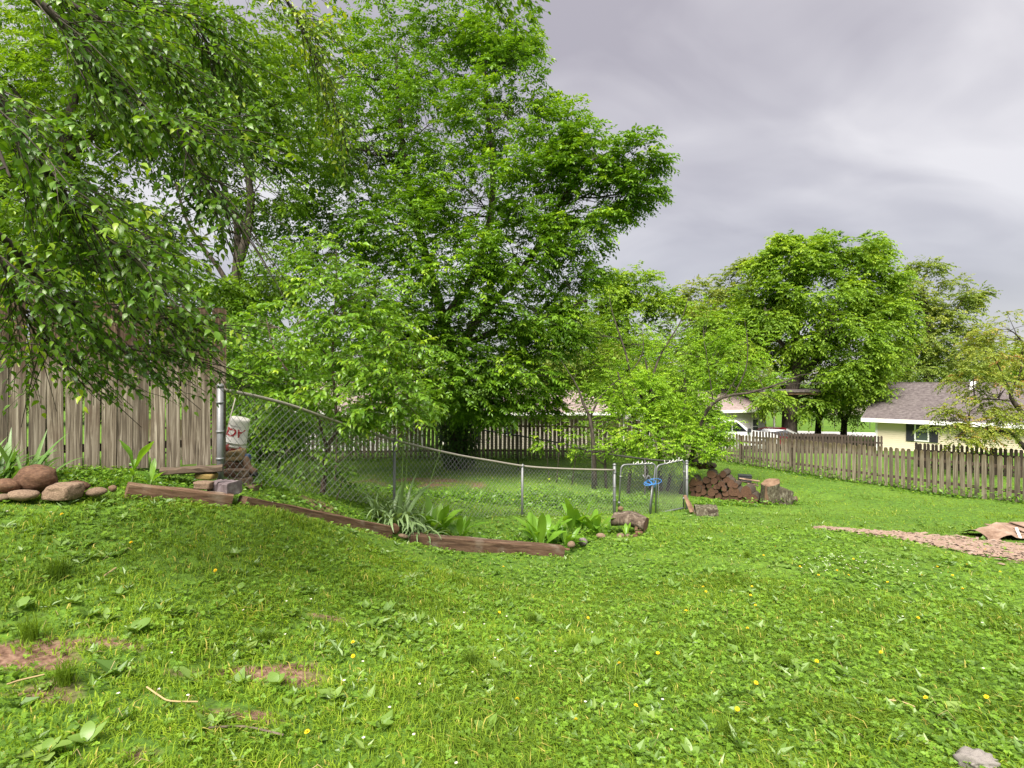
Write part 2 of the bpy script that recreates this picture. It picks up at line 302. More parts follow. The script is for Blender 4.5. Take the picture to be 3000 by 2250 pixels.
M['dandelion'] = mat_plain('dandelion_petal', (.80, .58, .015), .7)
M['clover_white'] = mat_plain('clover_flower', (.62, .60, .50), .8)
M['stalk'] = mat_plain('green_stalk', (.13, .21, .05), .6)
M['straw'] = mat_plain('dry_stem', (.36, .27, .13), .8)
M['white_plastic'] = mat_noise('white_plastic', [(.52, .49, .45), (.70, .68, .64)], 5, rough=.45, bump=.02, per_object=False)
M['red_print'] = mat_plain('red_print', (.50, .012, .03), .5, var=.05)
M['grey_print'] = mat_plain('grey_print', (.25, .22, .22), .5, var=.05)
M['tan_cloth'] = mat_noise('tan_canvas', [(.22, .145, .075), (.38, .27, .15)], 18, rough=.9, bump=.3, per_object=False)
M['blue_cloth'] = mat_noise('denim_blue', [(.035, .06, .13), (.10, .15, .27)], 16, rough=.9, bump=.3, per_object=False)
M['red_cloth'] = mat_noise('red_painted', [(.20, .02, .02), (.36, .06, .05)], 12, rough=.6, bump=.2, per_object=False)
M['boot'] = mat_noise('worn_brown_leather', [(.09, .05, .03), (.22, .14, .085)], 14, rough=.7, bump=.3, per_object=False)
M['blue_rope'] = mat_plain('blue_cable', (.05, .22, .55), .45)
M['black_plastic'] = mat_plain('black_plastic', (.028, .03, .033), .5)
M['yellow_siding'] = mat_noise('yellow_siding', [(.58, .50, .37), (.68, .60, .45)], 3, (1, 1, 8), 3, .6, .03, per_object=False)
M['white_siding'] = mat_noise('white_siding', [(.54, .52, .50), (.66, .64, .62)], 3, (1, 1, 8), 3, .6, .03, per_object=False)
M['beige_siding'] = mat_noise('beige_siding', [(.34, .30, .25), (.43, .38, .32)], 3, (1, 1, 8), 3, .7, .03, per_object=False)
M['white_paint'] = mat_plain('white_trim', (.74, .73, .70), .55, var=.05)
M['dark_shutter'] = mat_plain('dark_shutter', (.022, .022, .03), .6)
M['shingle'] = mat_noise('grey_shingle', [(.075, .06, .062), (.13, .108, .108), (.19, .165, .16)], 5.5, (1, 1, 1), 8, .95, .3, [.3, .5, .7], per_object=False)
M['shingle_pink'] = mat_noise('pinkish_shingle', [(.20, .145, .14), (.29, .225, .215), (.36, .29, .28)], 5.5, (1, 1, 1), 8, .95, .3, [.3, .5, .7], per_object=False)
M['concrete'] = mat_noise('foundation', [(.20, .18, .16), (.32, .30, .27)], 4, rough=.95, per_object=False)
M['road'] = mat_noise('pale_road', [(.42, .41, .40), (.55, .54, .52)], 1.4, rough=.95, bump=.05, per_object=False)
M['glass'] = mat_glass('window_glass', (.05, .06, .065))
M['glass_dark'] = mat_glass('car_glass', (.012, .014, .016))
M['truck_white'] = mat_plain('white_car_paint', (.66, .66, .66), .25, spec=.6, var=.03)
M['car_red'] = mat_plain('dark_red_car_paint', (.13, .012, .022), .2, spec=.7, var=.05)
M['tyre'] = mat_plain('tyre_rubber', (.02, .02, .02), .9)
M['rim'] = mat_plain('wheel_rim', (.45, .45, .46), .35, .6)
M['lamp_and_glare'] = mat_glass('lamp_lens_and_glare', (.5, .5, .48), .15)
M['tarp'] = mat_noise('brown_tarp', [(.13, .075, .05), (.24, .16, .115), (.32, .24, .19)], 5, (1, 1, 1), 5, .8, .3, [.3, .5, .75], per_object=False)
M['chips'] = mat_noise('wood_chip', [(.10, .06, .045), (.24, .165, .125), (.42, .36, .31)], 9, rough=.95, bump=.2, per_object=False)
M['bag'] = mat_noise('grey_cloth', [(.13, .115, .105), (.26, .235, .215)], 9, rough=.8, bump=.3, per_object=False)
def mat_ground():
    m, nt, N, L = mat_new('ground_turf'); out = N('ShaderNodeOutputMaterial'); p = N('ShaderNodeBsdfPrincipled'); p.inputs['Roughness'].default_value = .95; p.inputs['Specular IOR Level'].default_value = .1
    tc = N('ShaderNodeTexCoord'); n1 = N('ShaderNodeTexNoise'); n1.inputs['Scale'].default_value = 9; n1.inputs['Detail'].default_value = 9; n1.inputs['Roughness'].default_value = .7; L(tc.outputs['Object'], n1.inputs['Vector'])
    n3 = N('ShaderNodeTexNoise'); n3.inputs['Scale'].default_value = .55; n3.inputs['Detail'].default_value = 5; L(tc.outputs['Object'], n3.inputs['Vector'])
    g = _ramp(N, [(.05, .075, .02), (.085, .16, .024), (.14, .26, .03)], [.3, .5, .72]); L(n1.outputs[0], g.inputs[0])
    g2 = _ramp(N, [(.85, .9, .9), (1.12, 1.06, 1.0)], [.35, .65]); L(n3.outputs[0], g2.inputs[0])
    mg = N('ShaderNodeMix'); mg.data_type = 'RGBA'; mg.blend_type = 'MULTIPLY'; mg.inputs[0].default_value = 1; L(g.outputs[0], mg.inputs[6]); L(g2.outputs[0], mg.inputs[7])
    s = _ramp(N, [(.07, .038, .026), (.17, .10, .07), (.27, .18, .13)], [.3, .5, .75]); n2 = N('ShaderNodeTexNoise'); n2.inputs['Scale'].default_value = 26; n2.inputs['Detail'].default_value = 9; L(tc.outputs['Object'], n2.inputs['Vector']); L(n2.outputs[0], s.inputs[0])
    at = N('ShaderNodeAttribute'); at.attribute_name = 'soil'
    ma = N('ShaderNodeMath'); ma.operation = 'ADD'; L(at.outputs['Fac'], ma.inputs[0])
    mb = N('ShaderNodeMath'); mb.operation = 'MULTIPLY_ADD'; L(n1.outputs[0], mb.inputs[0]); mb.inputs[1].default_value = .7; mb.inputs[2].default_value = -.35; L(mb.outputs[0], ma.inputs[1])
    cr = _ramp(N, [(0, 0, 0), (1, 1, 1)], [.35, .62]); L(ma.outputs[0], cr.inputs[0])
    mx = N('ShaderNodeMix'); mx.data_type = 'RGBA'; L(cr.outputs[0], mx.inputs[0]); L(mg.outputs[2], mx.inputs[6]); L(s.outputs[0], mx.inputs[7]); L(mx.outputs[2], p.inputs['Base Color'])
    b = N('ShaderNodeBump'); b.inputs['Strength'].default_value = .6; b.inputs['Distance'].default_value = .03; L(n2.outputs[0], b.inputs['Height']); L(b.outputs[0], p.inputs['Normal'])
    L(p.outputs[0], out.inputs[0]); return m
M['ground'] = mat_ground()

# ------------------------------------------------------------------ bare soil map
SOIL = []   # x, y, radius along x, radius along y, strength
for px, py, rx, ry, s in [(60, 1930, .30, .16, 1), (130, 1890, .2, .1, .9), (90, 2020, .34, .1, .9), (820, 1985, .30, .13, .95), (900, 1950, .2, .1, .7), (640, 2080, .26, .07, .95), (760, 2110, .2, .07, .9), (470, 2190, .18, .05, 1), (400, 2210, .15, .05, .8),
                          (960, 1810, .18, .10, .9), (330, 1890, .25, .08, .7), (520, 1960, .3, .1, .55), (1420, 2010, .10, .05, .6), (2300, 2030, .08, .05, .6), (2070, 2110, .10, .05, .5), (700, 1850, .3, .1, .45), (560, 1780, .3, .08, .4)]:
    g = G(px, py); SOIL.append((g[0], g[1], rx, ry, s))
STRIP = [G(px, py) for px, py in [(2400, 1549), (2520, 1560), (2640, 1572), (2780, 1590), (2900, 1606), (3040, 1622), (3200, 1640)]]
STRIP_W = [.08, .22, .36, .54, .70, .80, .9]
def soil(x, y):
    s = np.zeros_like(x)
    for a, b, rx, ry, k in SOIL: s = np.maximum(s, k * np.clip(1.45 - np.sqrt(((x - a) / rx) ** 2 + ((y - b) / ry) ** 2), 0, 1))
    for (A, wa), (B, wb) in zip(zip(STRIP[:-1], STRIP_W[:-1]), zip(STRIP[1:], STRIP_W[1:])):
        d = B[:2] - A[:2]; t = np.clip(((x - A[0]) * d[0] + (y - A[1]) * d[1]) / (d @ d), 0, 1)
        dist = np.hypot(x - A[0] - t * d[0], y - A[1] - t * d[1]); s = np.maximum(s, np.clip((wa + (wb - wa) * t) * 1.4 / (dist + 1e-3) - .75, 0, 1))
    s = s * (.35 + 1.0 * vnoise(x * 9 + 5, y * 9 + 7)) * (.55 + .7 * vnoise(x * 23, y * 23 + 3))
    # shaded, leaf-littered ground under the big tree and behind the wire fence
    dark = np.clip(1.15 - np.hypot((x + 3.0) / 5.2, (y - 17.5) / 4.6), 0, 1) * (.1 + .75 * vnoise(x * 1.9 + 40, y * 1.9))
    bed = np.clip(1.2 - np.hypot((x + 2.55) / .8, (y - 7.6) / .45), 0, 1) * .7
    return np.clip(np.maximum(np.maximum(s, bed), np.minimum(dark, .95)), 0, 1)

# ------------------------------------------------------------------ ground sheet
def build_ground():
    xs = np.concatenate([np.array([-600, -300, -150, -90, -60, -40]), np.linspace(-30, -7.5, 40), np.arange(-7.2, 14.01, .14), np.linspace(14.6, 42, 60), np.array([50, 65, 90, 150, 300, 600])])
    ys = np.concatenate([np.array([-300, -100, -40, -20, -10, -5, -2]), np.arange(-1, 17, .14), np.linspace(17.3, 60, 130), np.array([70, 85, 110, 150, 220, 350, 600, 1200])])
    X, Y = np.meshgrid(xs, ys, indexing='ij'); Z = terrain(X.ravel(), Y.ravel()).reshape(X.shape)
    g = Geo(); g.grid(np.stack([X, Y, Z], -1)); me = g.mesh('ground', smooth=True)
    me.flip_normals() if me.polygons[0].normal.z < 0 else None
    a = me.attributes.new('soil', 'FLOAT', 'POINT'); a.data.foreach_set('value', soil(X.ravel(), Y.ravel()).astype(np.float32))
    o = link('ground', me, M['ground']); o['kind'] = 'structure'
build_ground()
def build_road():
    A = np.array([13.0, 53.0]); B = np.array([60.0, 36.0]); d = unit(B - A); n = np.array([-d[1], d[0]]); P = []
    for t in np.linspace(0, 1, 40):
        c = A + (B - A) * t; row = []
        for s in np.linspace(-2.2, 2.2, 5):
            q = c + n * s; row.append((q[0], q[1], th(*q) + .03))
        P.append(row)
    g = Geo().grid(P); o = setting('road', g, M['road']);
    if o.data.polygons[0].normal.z < 0: o.data.flip_normals()
build_road()

# ------------------------------------------------------------------ fences of pickets
def picket_mesh(name, w, h, t, style, seed):
    r = random.Random(seed); a = w / 2; g = Geo()
    if style == 'dog': top = [(a, h - .035), (a - .022, h - .008), (a * .4, h), (-a * .4, h), (-a + .022, h - .008), (-a, h - .035)]
    else: top = [(a, h - .06), (a * .82, h - .028), (a * .5, h - .008), (0, h), (-a * .5, h - .008), (-a * .82, h - .028), (-a, h - .06)]
    poly = [(-a + r.uniform(0, .004), 0), (a - r.uniform(0, .004), 0)] + [(x + r.uniform(-.003, .003), z + r.uniform(-.004, .004)) for x, z in top]
    g.prism(poly, -t / 2, t / 2); return g.mesh(name)
def picket_fence(name, label, A, B, h, w, pitch, mat, style, top_fn, rails, post_every, seed, cam_side, gap_z=.02, skip=None):
    """pickets of width w set every pitch from A to B, each one an object; top_fn(x, y) gives the height of the tops"""
    A = np.array(A, float); B = np.array(B, float); d = B - A; Ln = np.linalg.norm(d); d /= Ln; rz = math.atan2(d[1], d[0]); n = np.array([-d[1], d[0]]) * cam_side
    r = random.Random(seed); root = thing(name, label, 'fence', (A[0], A[1], top_fn(*A) - h))
    o0 = woff(root); meshes = [picket_mesh('picket', w * f, h, .019, style, seed + k) for k, f in enumerate((1.0, .97, 1.03, 1.0, .95))]
    for me in meshes: me.materials.append(mat)
    k = 0; s = w / 2
    while s < Ln:
        q = A + d * s; ang = r.uniform(-.012, .012)
        if not skip or not skip(s, r):
            o = link('picket', meshes[r.randrange(5)], None, root)
            o.location = (q[0] + n[0] * .03 - o0[0], q[1] + n[1] * .03 - o0[1], top_fn(*q) - h + r.uniform(-.018, .018) - o0[2]); o.rotation_euler = (r.uniform(-.012, .012), ang, rz + r.uniform(-.03, .03))
        s += pitch + r.uniform(-.008, .008)
    for zr in rails:
        g = Geo(); P = [np.array([*(A + d * t - n * .012), top_fn(*(A + d * t)) - h + zr]) for t in np.linspace(0, Ln, max(2, int(Ln / 2.4) + 1))]
        for p, q in zip(P[:-1], P[1:]):
            u = unit(q - p); side = np.array([n[0], n[1], 0]) * .019; up = np.array([0, 0, .042])
            g.add([p - side - up, p + side - up, p + side + up, p - side + up, q - side - up, q + side - up, q + side + up, q - side + up], Q=[(0, 1, 5, 4), (1, 2, 6, 5), (2, 3, 7, 6), (3, 0, 4, 7), (0, 3, 2, 1), (4, 5, 6, 7)])
        part('rail', g, M['rail_wood'] if mat is not M['picket_dark'] else mat, root)
    for t in np.arange(.06, Ln, post_every):
        q = A + d * t - n * .075; z0 = th(*q) - .3; z1 = top_fn(*q) - .06; g = Geo()
        g.box((-.045, -.045, z0), (.045, .045, z1), lambda V: np.stack([q[0] + V[:, 0] * d[0] - V[:, 1] * d[1], q[1] + V[:, 0] * d[1] + V[:, 1] * d[0], V[:, 2]], 1))
        part('post', g, M['rail_wood'] if mat is not M['picket_dark'] else mat, root)
    return root
TF_A = np.array([-6.45, 4.875]); TF_B = np.array([-3.42, 6.455])
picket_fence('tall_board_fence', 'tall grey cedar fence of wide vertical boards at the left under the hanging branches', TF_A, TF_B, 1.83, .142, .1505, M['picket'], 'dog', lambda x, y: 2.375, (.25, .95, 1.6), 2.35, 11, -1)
BK_A = np.array([-17.0, 24.2]); BK_B = np.array([9.15, 24.6])
picket_fence('back_picket_fence', 'weathered grey picket fence with narrow gaps along the back, behind the ivy covered trunk', BK_A, BK_B, 1.83, .135, .188, M['picket_far'], 'dog', lambda x, y: float(np.interp(x, [-17, -8, 0, 5, 9.2], [-.15, -.12, -.07, -.15, -.5])), (.35, 1.45), 2.4, 21, -1)
RF_A = np.array([8.6, 25.2]); RF_B = np.array([14.9, 10.2])
def rf_top(x, y): return float(np.interp(y, [10, 14.2, 17, 20.5, 24, 25.2], [-.32, -.44, -.545, -.63, -.70, -.72]))
picket_fence('low_picket_fence', 'low grey picket fence with rounded tops running from the back corner beside the lawn', RF_A, RF_B, 1.22, .115, .176, M['picket_far'], 'round', rf_top, (.30, .93), 2.45, 31, -1)
picket_fence('dark_picket_fence', 'dark brown stained picket fence in front of the road beside the yellow house', (12.6, 28.6), (18.6, 27.4), 1.25, .10, .15, M['picket_dark'], 'round', lambda x, y: float(np.interp(x, [12.6, 18.6], [-1.05, -1.2])), (.3, .9), 2.4, 41, -1)
picket_fence('brown_picket_fence', 'dark brown picket fence across the grass in front of the yellow house wall', (16.4, 22.2), (19.5, 17.2), 1.15, .10, .14, M['picket_dark'], 'round', lambda x, y: float(np.interp(y, [17.2, 22.2], [-.82, -.95])), (.3, .85), 2.4, 43, -1)

# ------------------------------------------------------------------ chain-link fencing
def chain_mesh(top, bot, pitch=.10, rad=.0030, over=.02):
    """woven diamonds between a top line and a bottom line (polylines of equal length)"""
    top = np.asarray(top); bot = np.asarray(bot); seg = np.linalg.norm(np.diff(top[:, :2], axis=0), axis=1); S = np.concatenate([[0], np.cumsum(seg)]); Ln = S[-1]
    J = int(Ln / (pitch / 2)); hgt = np.linalg.norm(top - bot, axis=1).mean() + over; K = int(round(hgt / (pitch / 2)))
    j = np.arange(J)[:, None]; k = np.arange(K + 1)[None, :]
    s = np.clip((j + (k + j) % 2) * pitch / 2, 0, Ln); f = np.broadcast_to(k / K * (1 + over / hgt), s.shape)
    P = np.stack([np.interp(s, S, bot[:, c]) * (1 - f) + np.interp(s, S, top[:, c]) * f for c in range(3)], -1)
    d = unit(top[-1] - top[0]); d[2] = 0; d = unit(d); n = np.array([-d[1], d[0], 0])
    P = P + n * (((k + j) % 2) * .006 - .003)[..., None]
    an = np.array([0, 2 * PI / 3, 4 * PI / 3]); ring = rad * (np.cos(an)[:, None] * n + np.sin(an)[:, None] * d)
    V = (P[:, :, None, :] + ring[None, None]).reshape(-1, 3); base = (np.arange(J)[:, None, None] * (K + 1) + np.arange(K)[None, :, None]) * 3; a = np.arange(3)[None, None, :]; b = (a + 1) % 3
    Q = np.stack([base + a, base + b, base + b + 3, base + a + 3], -1).reshape(-1, 4)
    return Geo().add(V, Q=Q)
def pipe_post(g, p, ztop, r, cap=True):
    g.tube([(p[0], p[1], p[2] - .15), (p[0], p[1], ztop)], r, 10)
    if cap: g.tube([(p[0], p[1], ztop - .012), (p[0], p[1], ztop + .01), (p[0], p[1], ztop + .03), (p[0], p[1], ztop + .042)], [r * 1.18, r * 1.18, r * .8, r * .15], 10)
def ring_band(g, p, z, r): g.tube([(p[0], p[1], z - .012), (p[0], p[1], z + .012)], r * 1.22, 10)
P1 = W(645, 1385, 6.35); P2 = W(1155, 1500, 9.0); P3 = W(1530, 1535, 11.4); P4 = W(1800, 1505, 13.3); P5 = W(2012, 1490, 14.1)
RAIL_PX = [(652, 1141, 6.40), (750, 1161, 6.85), (850, 1187, 7.34), (950, 1222, 7.85), (1050, 1257, 8.4), (1155, 1289, 9.0), (1250, 1313, 9.55), (1350, 1335, 10.15), (1450, 1352, 10.85), (1530, 1365, 11.4), (1600, 1371, 11.85), (1700, 1375, 12.55), (1800, 1377, 13.25)]
RAIL = np.array([W(*q) for q in RAIL_PX])
def chain_fence():
    root = thing('chain_link_fence', 'silver chain link fence whose sagging rail runs from the tall boards to the gate', 'fence', P1)
    rail = smoothline(RAIL, 50); g = Geo().tube(rail, .021, 8); part('top_rail', g, M['galv_old'], root, True)
    bot = rail.copy(); bot[:, 2] = np.maximum(terrain(rail[:, 0], rail[:, 1]) + .03, rail[:, 2] - 1.12)
    o = part('wire_mesh', chain_mesh(rail + [0, 0, .0], bot), M['wire'], root, kind='stuff')
    for p, zt, r, nm in ((P1, W(645, 1132, 6.35)[2], .036, 1), (P2, RAIL[5][2] + .0, .024, 0), (P3, RAIL[9][2], .026, 0), (P4, W(1800, 1362, 13.3)[2], .037, 1)):
        g = Geo(); pipe_post(g, (p[0], p[1], th(p[0], p[1]) - .1), zt, r, nm == 1); q = part('post', g, M['galv'], root, True)
        if nm:
            b = Geo(); zb = th(p[0], p[1]); [ring_band(b, p, zb + (zt - zb) * f, r) for f in (.28, .55, .84)]; part('band', b, M['galv'], q, True)
        else:
            b = Geo(); b.tube([(p[0] - .03, p[1], zt - .03), (p[0] + .03, p[1], zt + .025)], .032, 8); part('loop_cap', b, M['galv'], q, True)
    # tension bar beside the first post
    b = Geo().tube([W(690, 1165, 6.45), W(657, 1290, 6.42), W(651, 1405, 6.40)], .0065, 5); part('tension_bar', b, M['galv_old'], root, True)
    return root
chain_fence()
def gate_leaf(a_top, a_bot, b_top, b_bot, label, barbs):
    root = thing('gate', label, 'gate', a_bot, 'pair of chain link gates'); r = .021
    at, ab, bt, bb = map(np.asarray, (a_top, a_bot, b_top, b_bot))
    u = unit(bt - at); d1 = unit(ab - at); d2 = unit(bb - bt); c = .12
    fr = [ab] + list(bez(at + d1 * c, at, at + u * c, 7)) + list(bez(bt - u * c, bt, bt + d2 * c, 7)) + [bb]
    g = Geo().tube(fr, r, 8); g.tube([ab, bb], r, 8); part('frame', g, M['galv'], root, True)
    n = 8; T = np.linspace(at + u * .03 - [0, 0, .02], bt - u * .03 - [0, 0, .02], n); B = np.linspace(ab + u * .03, bb - u * .03, n)
    part('wire_mesh', chain_mesh(T, B, .09, .0028, 0), M['wire'], root, kind='stuff')
    g = Geo()
    for f in barbs:
        p = at + (bt - at) * f; g.tube([p, p + np.array([random.uniform(-.02, .05), 0, .07 + random.uniform(-.02, .03)])], .0085, 5); g.tube([p + [.03, 0, 0], p + [.1, 0, random.uniform(.03, .07)]], .007, 5)
    part('wire_tie', g, M['white_paint'], root)
    g = Geo()
    for f in (.2, .75):
        p = ab + (at - ab) * f; g.tube([p - [.012, 0, .02], p + [.012, 0, .02]], .034, 8)
    part('hinge', g, M['galv'], root, True); return root
gl_at = W(1820, 1362, 13.3); gl_ab = W(1812, 1500, 13.35); gl_bt = W(1921, 1358, 13.55); gl_bb = W(1905, 1512, 13.35)
gate_leaf(gl_at, gl_ab, gl_bt, gl_bb, 'chain link gate leaf with a rounded pipe frame and sagging corner behind the split log', (.35, .5, .62, .78))
gr_at = W(2004, 1347, 14.05); gr_ab = W(2003, 1488, 14.05); gr_bt = W(1924, 1364, 13.65); gr_bb = W(1921, 1505, 13.6)
gate_leaf(gr_at, gr_ab, gr_bt, gr_bb, 'chain link gate leaf with rounded pipe frame hung on the post beside the firewood', (.2, .4, .55, .7))
def gate_bits():
    g = Geo(); pipe_post(g, (P5[0], P5[1], th(P5[0], P5[1]) - .1), W(2012, 1352, 14.1)[2], .037); o = solo('gate_post', g, M['galv'], 'round galvanised gate post with a pointed cap between the gates and the log pile', 'post', (P5[0], P5[1], th(P5[0], P5[1])), None, True)
    b = Geo(); [ring_band(b, P5, z, .037) for z in (-.6, -1.0, -1.5)]; part('band', b, M['galv'], o, True)
    c = W(1912, 1412, 13.42); g = Geo()
    for k, (rx, rz, dx, dz) in enumerate([(.13, .045, -.06, 0), (.19, .055, .02, .02), (.10, .04, -.12, -.03)]):
        t = np.linspace(0, 2 * PI, 25); g.tube(np.stack([c[0] + dx + rx * np.cos(t), c[1] - .03 + .09 * np.sin(t), c[2] + dz + rz * np.sin(t + .4)], 1), .0065, 6)
    g.tube(smoothline([c + [-.1, -.05, .05], c + [0, -.08, -.06], c + [.06, -.05, .0], c + [.03, -.06, -.12]], 14), .009, 6)
    solo('blue_cable', g, M['blue_rope'], 'loops of bright blue cable wound round both gate frames', 'cable', c, None, True)
    g = Geo(); c2 = W(1889, 1405, 13.4); g.tube([c2 + [-.05, 0, .12], c2 + [.02, -.02, 0]], .014, 6); g.tube(smoothline([c2 + [.03, 0, -.02], c2 + [.07, 0, .09], c2 + [.13, 0, .06], c2 + [.12, 0, -.03]], 10), .012, 6)
    solo('gate_latch', g, M['galv'], 'bent metal gate latch sticking up inside the blue cable', 'latch', c2, None, True)
    g = Geo(); g.tube([W(1911, 1420, 13.38), W(1903, 1500, 13.3)], .019, 8); g.tube([W(1930, 1410, 13.5), W(1927, 1508, 13.4)], .006, 5); solo('drop_rod', g, M['galv'], 'thin steel drop rod standing in front of the meeting gate frames', 'rod', W(1903, 1500, 13.3), None, True)
    # the far side of the pen: dark rail, thin posts, mesh
    pts = np.array([W(1385, 1256, 23.4), W(1518, 1276, 21.0), W(1640, 1298, 19.2), W(1735, 1322, 17.3), W(1890, 1345, 15.4), W(1985, 1352, 14.4)]); rail = smoothline(pts, 30)
    root = thing('pen_side_fence', 'chain link fence with a dark top rail slanting across the pen towards the gates', 'fence', (pts[1][0], pts[1][1], th(pts[1][0], pts[1][1])))
    part('top_rail', Geo().tube(rail, .026, 8), M['dark_pipe'], root, True)
    bot = rail.copy(); bot[:, 2] = terrain(rail[:, 0], rail[:, 1]) + .03
    part('wire_mesh', chain_mesh(rail, bot, .11, .0022), M['dark_pipe'], root, kind='stuff')
    for p in (pts[0], pts[1], pts[3], pts[4]):
        g = Geo(); pipe_post(g, (p[0], p[1], th(p[0], p[1]) - .1), p[2], .026, False); part('post', g, M['dark_pipe'], root, True)
gate_bits()

# ------------------------------------------------------------------ timbers, stones, logs
def rough_box(L, w, h, seed, cuts=9):
    """a weathered squared timber along +x, z from 0, with worn edges"""
    r = np.random.default_rng(seed); g = Geo(); prof = [(-w / 2, .012), (-w / 2 + .012, 0), (w / 2 - .012, 0), (w / 2, .012), (w / 2, h - .014), (w / 2 - .016, h), (-w / 2 + .016, h), (-w / 2, h - .014)]
    n = len(prof); P = []
    for x in np.linspace(0, L, cuts):
        j = r.normal(0, .004, (n, 2)); P.append([(x, p[0] + j[i, 0], p[1] + j[i, 1]) for i, p in enumerate(prof)])
    P = np.array(P); V = P.reshape(-1, 3); Q = [(c * n + i, c * n + (i + 1) % n, (c + 1) * n + (i + 1) % n, (c + 1) * n + i) for c in range(cuts - 1) for i in range(n)]
    V = np.vstack([V, [(0, 0, h / 2), (L, 0, h / 2)]]); m = len(V); T = [(m - 2, (i + 1) % n, i) for i in range(n)] + [(m - 1, (cuts - 1) * n + i, (cuts - 1) * n + (i + 1) % n) for i in range(n)]
    return V, T, Q
def timber(A, B, w, h, label, seed, mat):
    A = np.array(A, float); B = np.array(B, float); d = B - A; L = np.linalg.norm(d); d /= L; s = unit(np.cross([0, 0, 1], d)); u = np.cross(d, s)
    V, T, Q = rough_box(L, w, h, seed); o = link('landscape_timber', make_mesh('landscape_timber', V, T, Q), mat)
    o.matrix_world = Matrix(((d[0], s[0], u[0], A[0]), (d[1], s[1], u[1], A[1]), (d[2], s[2], u[2], A[2]), (0, 0, 0, 1))); return tag(o, label, 'timber', 'timbers edging the planting bed')
def T_top(px, py, d, h): p = W(px, py, d); p[2] -= h; return p
timber(T_top(362, 1414, 5.25, .17), T_top(668, 1447, 5.85, .17), .14, .17, 'short grey timber edging the bed in front of the tall board fence', 1, M['tie'])
timber(T_top(700, 1452, 5.95, .17), T_top(1135, 1541, 8.0, .17), .15, .17, 'long brown timber sloping down the lawn edge from the paver block', 2, M['tie'])
timber(T_top(1196, 1562, 8.15, .22), T_top(1644, 1600, 8.85, .22), .2, .22, 'thick dark brown timber in front of the broad leaved plants', 3, M['tie'])
def rock_mesh(name, seed, sub=2, amp=.16, square=0.0):
    import bmesh
    bm = bmesh.new(); bmesh.ops.create_icosphere(bm, subdivisions=sub, radius=1.0); r = np.random.default_rng(seed)
    off = Vector((seed * 3.1, seed * 1.7, seed * .9)); dirs = unit(r.normal(size=(7, 3))); am = r.uniform(-amp, amp, 7)
    for v in bm.verts:
        p = np.array(v.co); k = 1 + sum(a * max(0, p @ dd) ** 2 for a, dd in zip(am, dirs)) + 0
        k += .10 * noise.noise(v.co * 1.7 + off) + .06 * noise.noise(v.co * 4.3 + off) + .03 * noise.noise(v.co * 9.5 + off)
        if square: q = np.sign(p) * np.abs(p) ** (1 - square); p = q / max(1e-6, np.abs(q).max() ** .6)
        v.co = p * k
    me = bpy.data.meshes.new(name); bm.to_mesh(me); bm.free(); me.polygons.foreach_set('use_smooth', np.ones(len(me.polygons), bool)); return me
def rock(px, py, d, wx, h, label, mat, seed, name='rock', cat='rock', group='stones edging the bed', wy=None, sq=0.0, rz=0, tilt=0, z_on=None):
    """px, py is the middle of the stone's foot; sizes in metres"""
    p = W(px, py, d); me = rock_mesh(name, seed, 4 if wx > .3 else 3, .22, sq); o = link(name, me, mat)
    q = .74 if sq else .88; o.scale = (wx * q / 2, (wy or wx * .75) * q / 2, h * (q + .04) / 2); o.location = (p[0], p[1], p[2] + h * .42); o.rotation_euler = (0, tilt, rz)
    return tag(o, label, cat, group)
rock(104, 1440, 4.95, .40, .25, 'large round red-brown boulder at the left end of the bed', M['rock_red'], 1)
rock(22, 1443, 4.8, .24, .13, 'flat orange-brown stone lying left of the big boulder', M['rock_red'], 2)
rock(62, 1464, 4.75, .26, .10, 'low brown stone tucked under the front of the big boulder', M['rock_grey'], 3)
rock(8, 1466, 4.7, .16, .06, 'pale flat stone in the grass at the left edge of the picture', M['rock_grey'], 4)
rock(178, 1464, 4.85, .34, .17, 'wide brown stone with a flat top right of the big boulder', M['rock_grey'], 5, sq=.3)
rock(226, 1442, 5.05, .27, .12, 'orange-red stone behind the flat topped stone', M['rock_red'], 6)
rock(285, 1452, 5.0, .20, .09, 'small dark stone sunk in the weeds near the timber end', M['rock_grey'], 7)
rock(331, 1441, 5.05, .10, .075, 'small cream coloured stone beside the short grey timber', M['log_light'], 8)
rock(1155, 1561, 8.05, .14, .15, 'round red-brown stone in the gap between two timbers', M['rock_red'], 9)
rock(1182, 1577, 8.0, .18, .07, 'pale wedge of stone leaning against the end of the thick timber', M['rock_grey'], 10, rz=.5, tilt=.35)
rock(1675, 1603, 8.9, .14, .10, 'pale round stone just past the thick timber end', M['rock_grey'], 12)
rock(1708, 1596, 9.1, .16, .14, 'purplish brown stone upright beside the pale round stone', M['paver'], 13)
rock(1662, 1612, 8.85, .10, .04, 'small pinkish flat stone in the soil at the timber end', M['rock_red'], 14)
rock(1762, 1577, 9.5, .17, .10, 'grey stone half hidden in weeds below the leafy plants', M['rock_grey'], 15)
rock(1818, 1576, 9.55, .16, .10, 'rounded buff stone, middle of the short row before the split log', M['rock_grey'], 16)
rock(1841, 1577, 9.5, .11, .09, 'narrow buff stone leaning between two rounded stones', M['rock_grey'], 17, tilt=.5)
rock(1858, 1577, 9.55, .13, .09, 'reddish stone below the pinkish slab stone', M['rock_red'], 18)
rock(1871, 1568, 9.7, .19, .10, 'pinkish slab stone right at the end of the stone row', M['rock_red'], 19, sq=.2)
rock(603, 1405, 6.15, .28, .09, 'yellowish mossy stone under the foot of the first fence post', M['rock_moss'], 20, wy=.22, sq=.45)
rock(596, 1433, 5.85, .27, .10, 'flat tan stone between the short timber and the mossy stone', M['rock_grey'], 21, wy=.2, sq=.5)
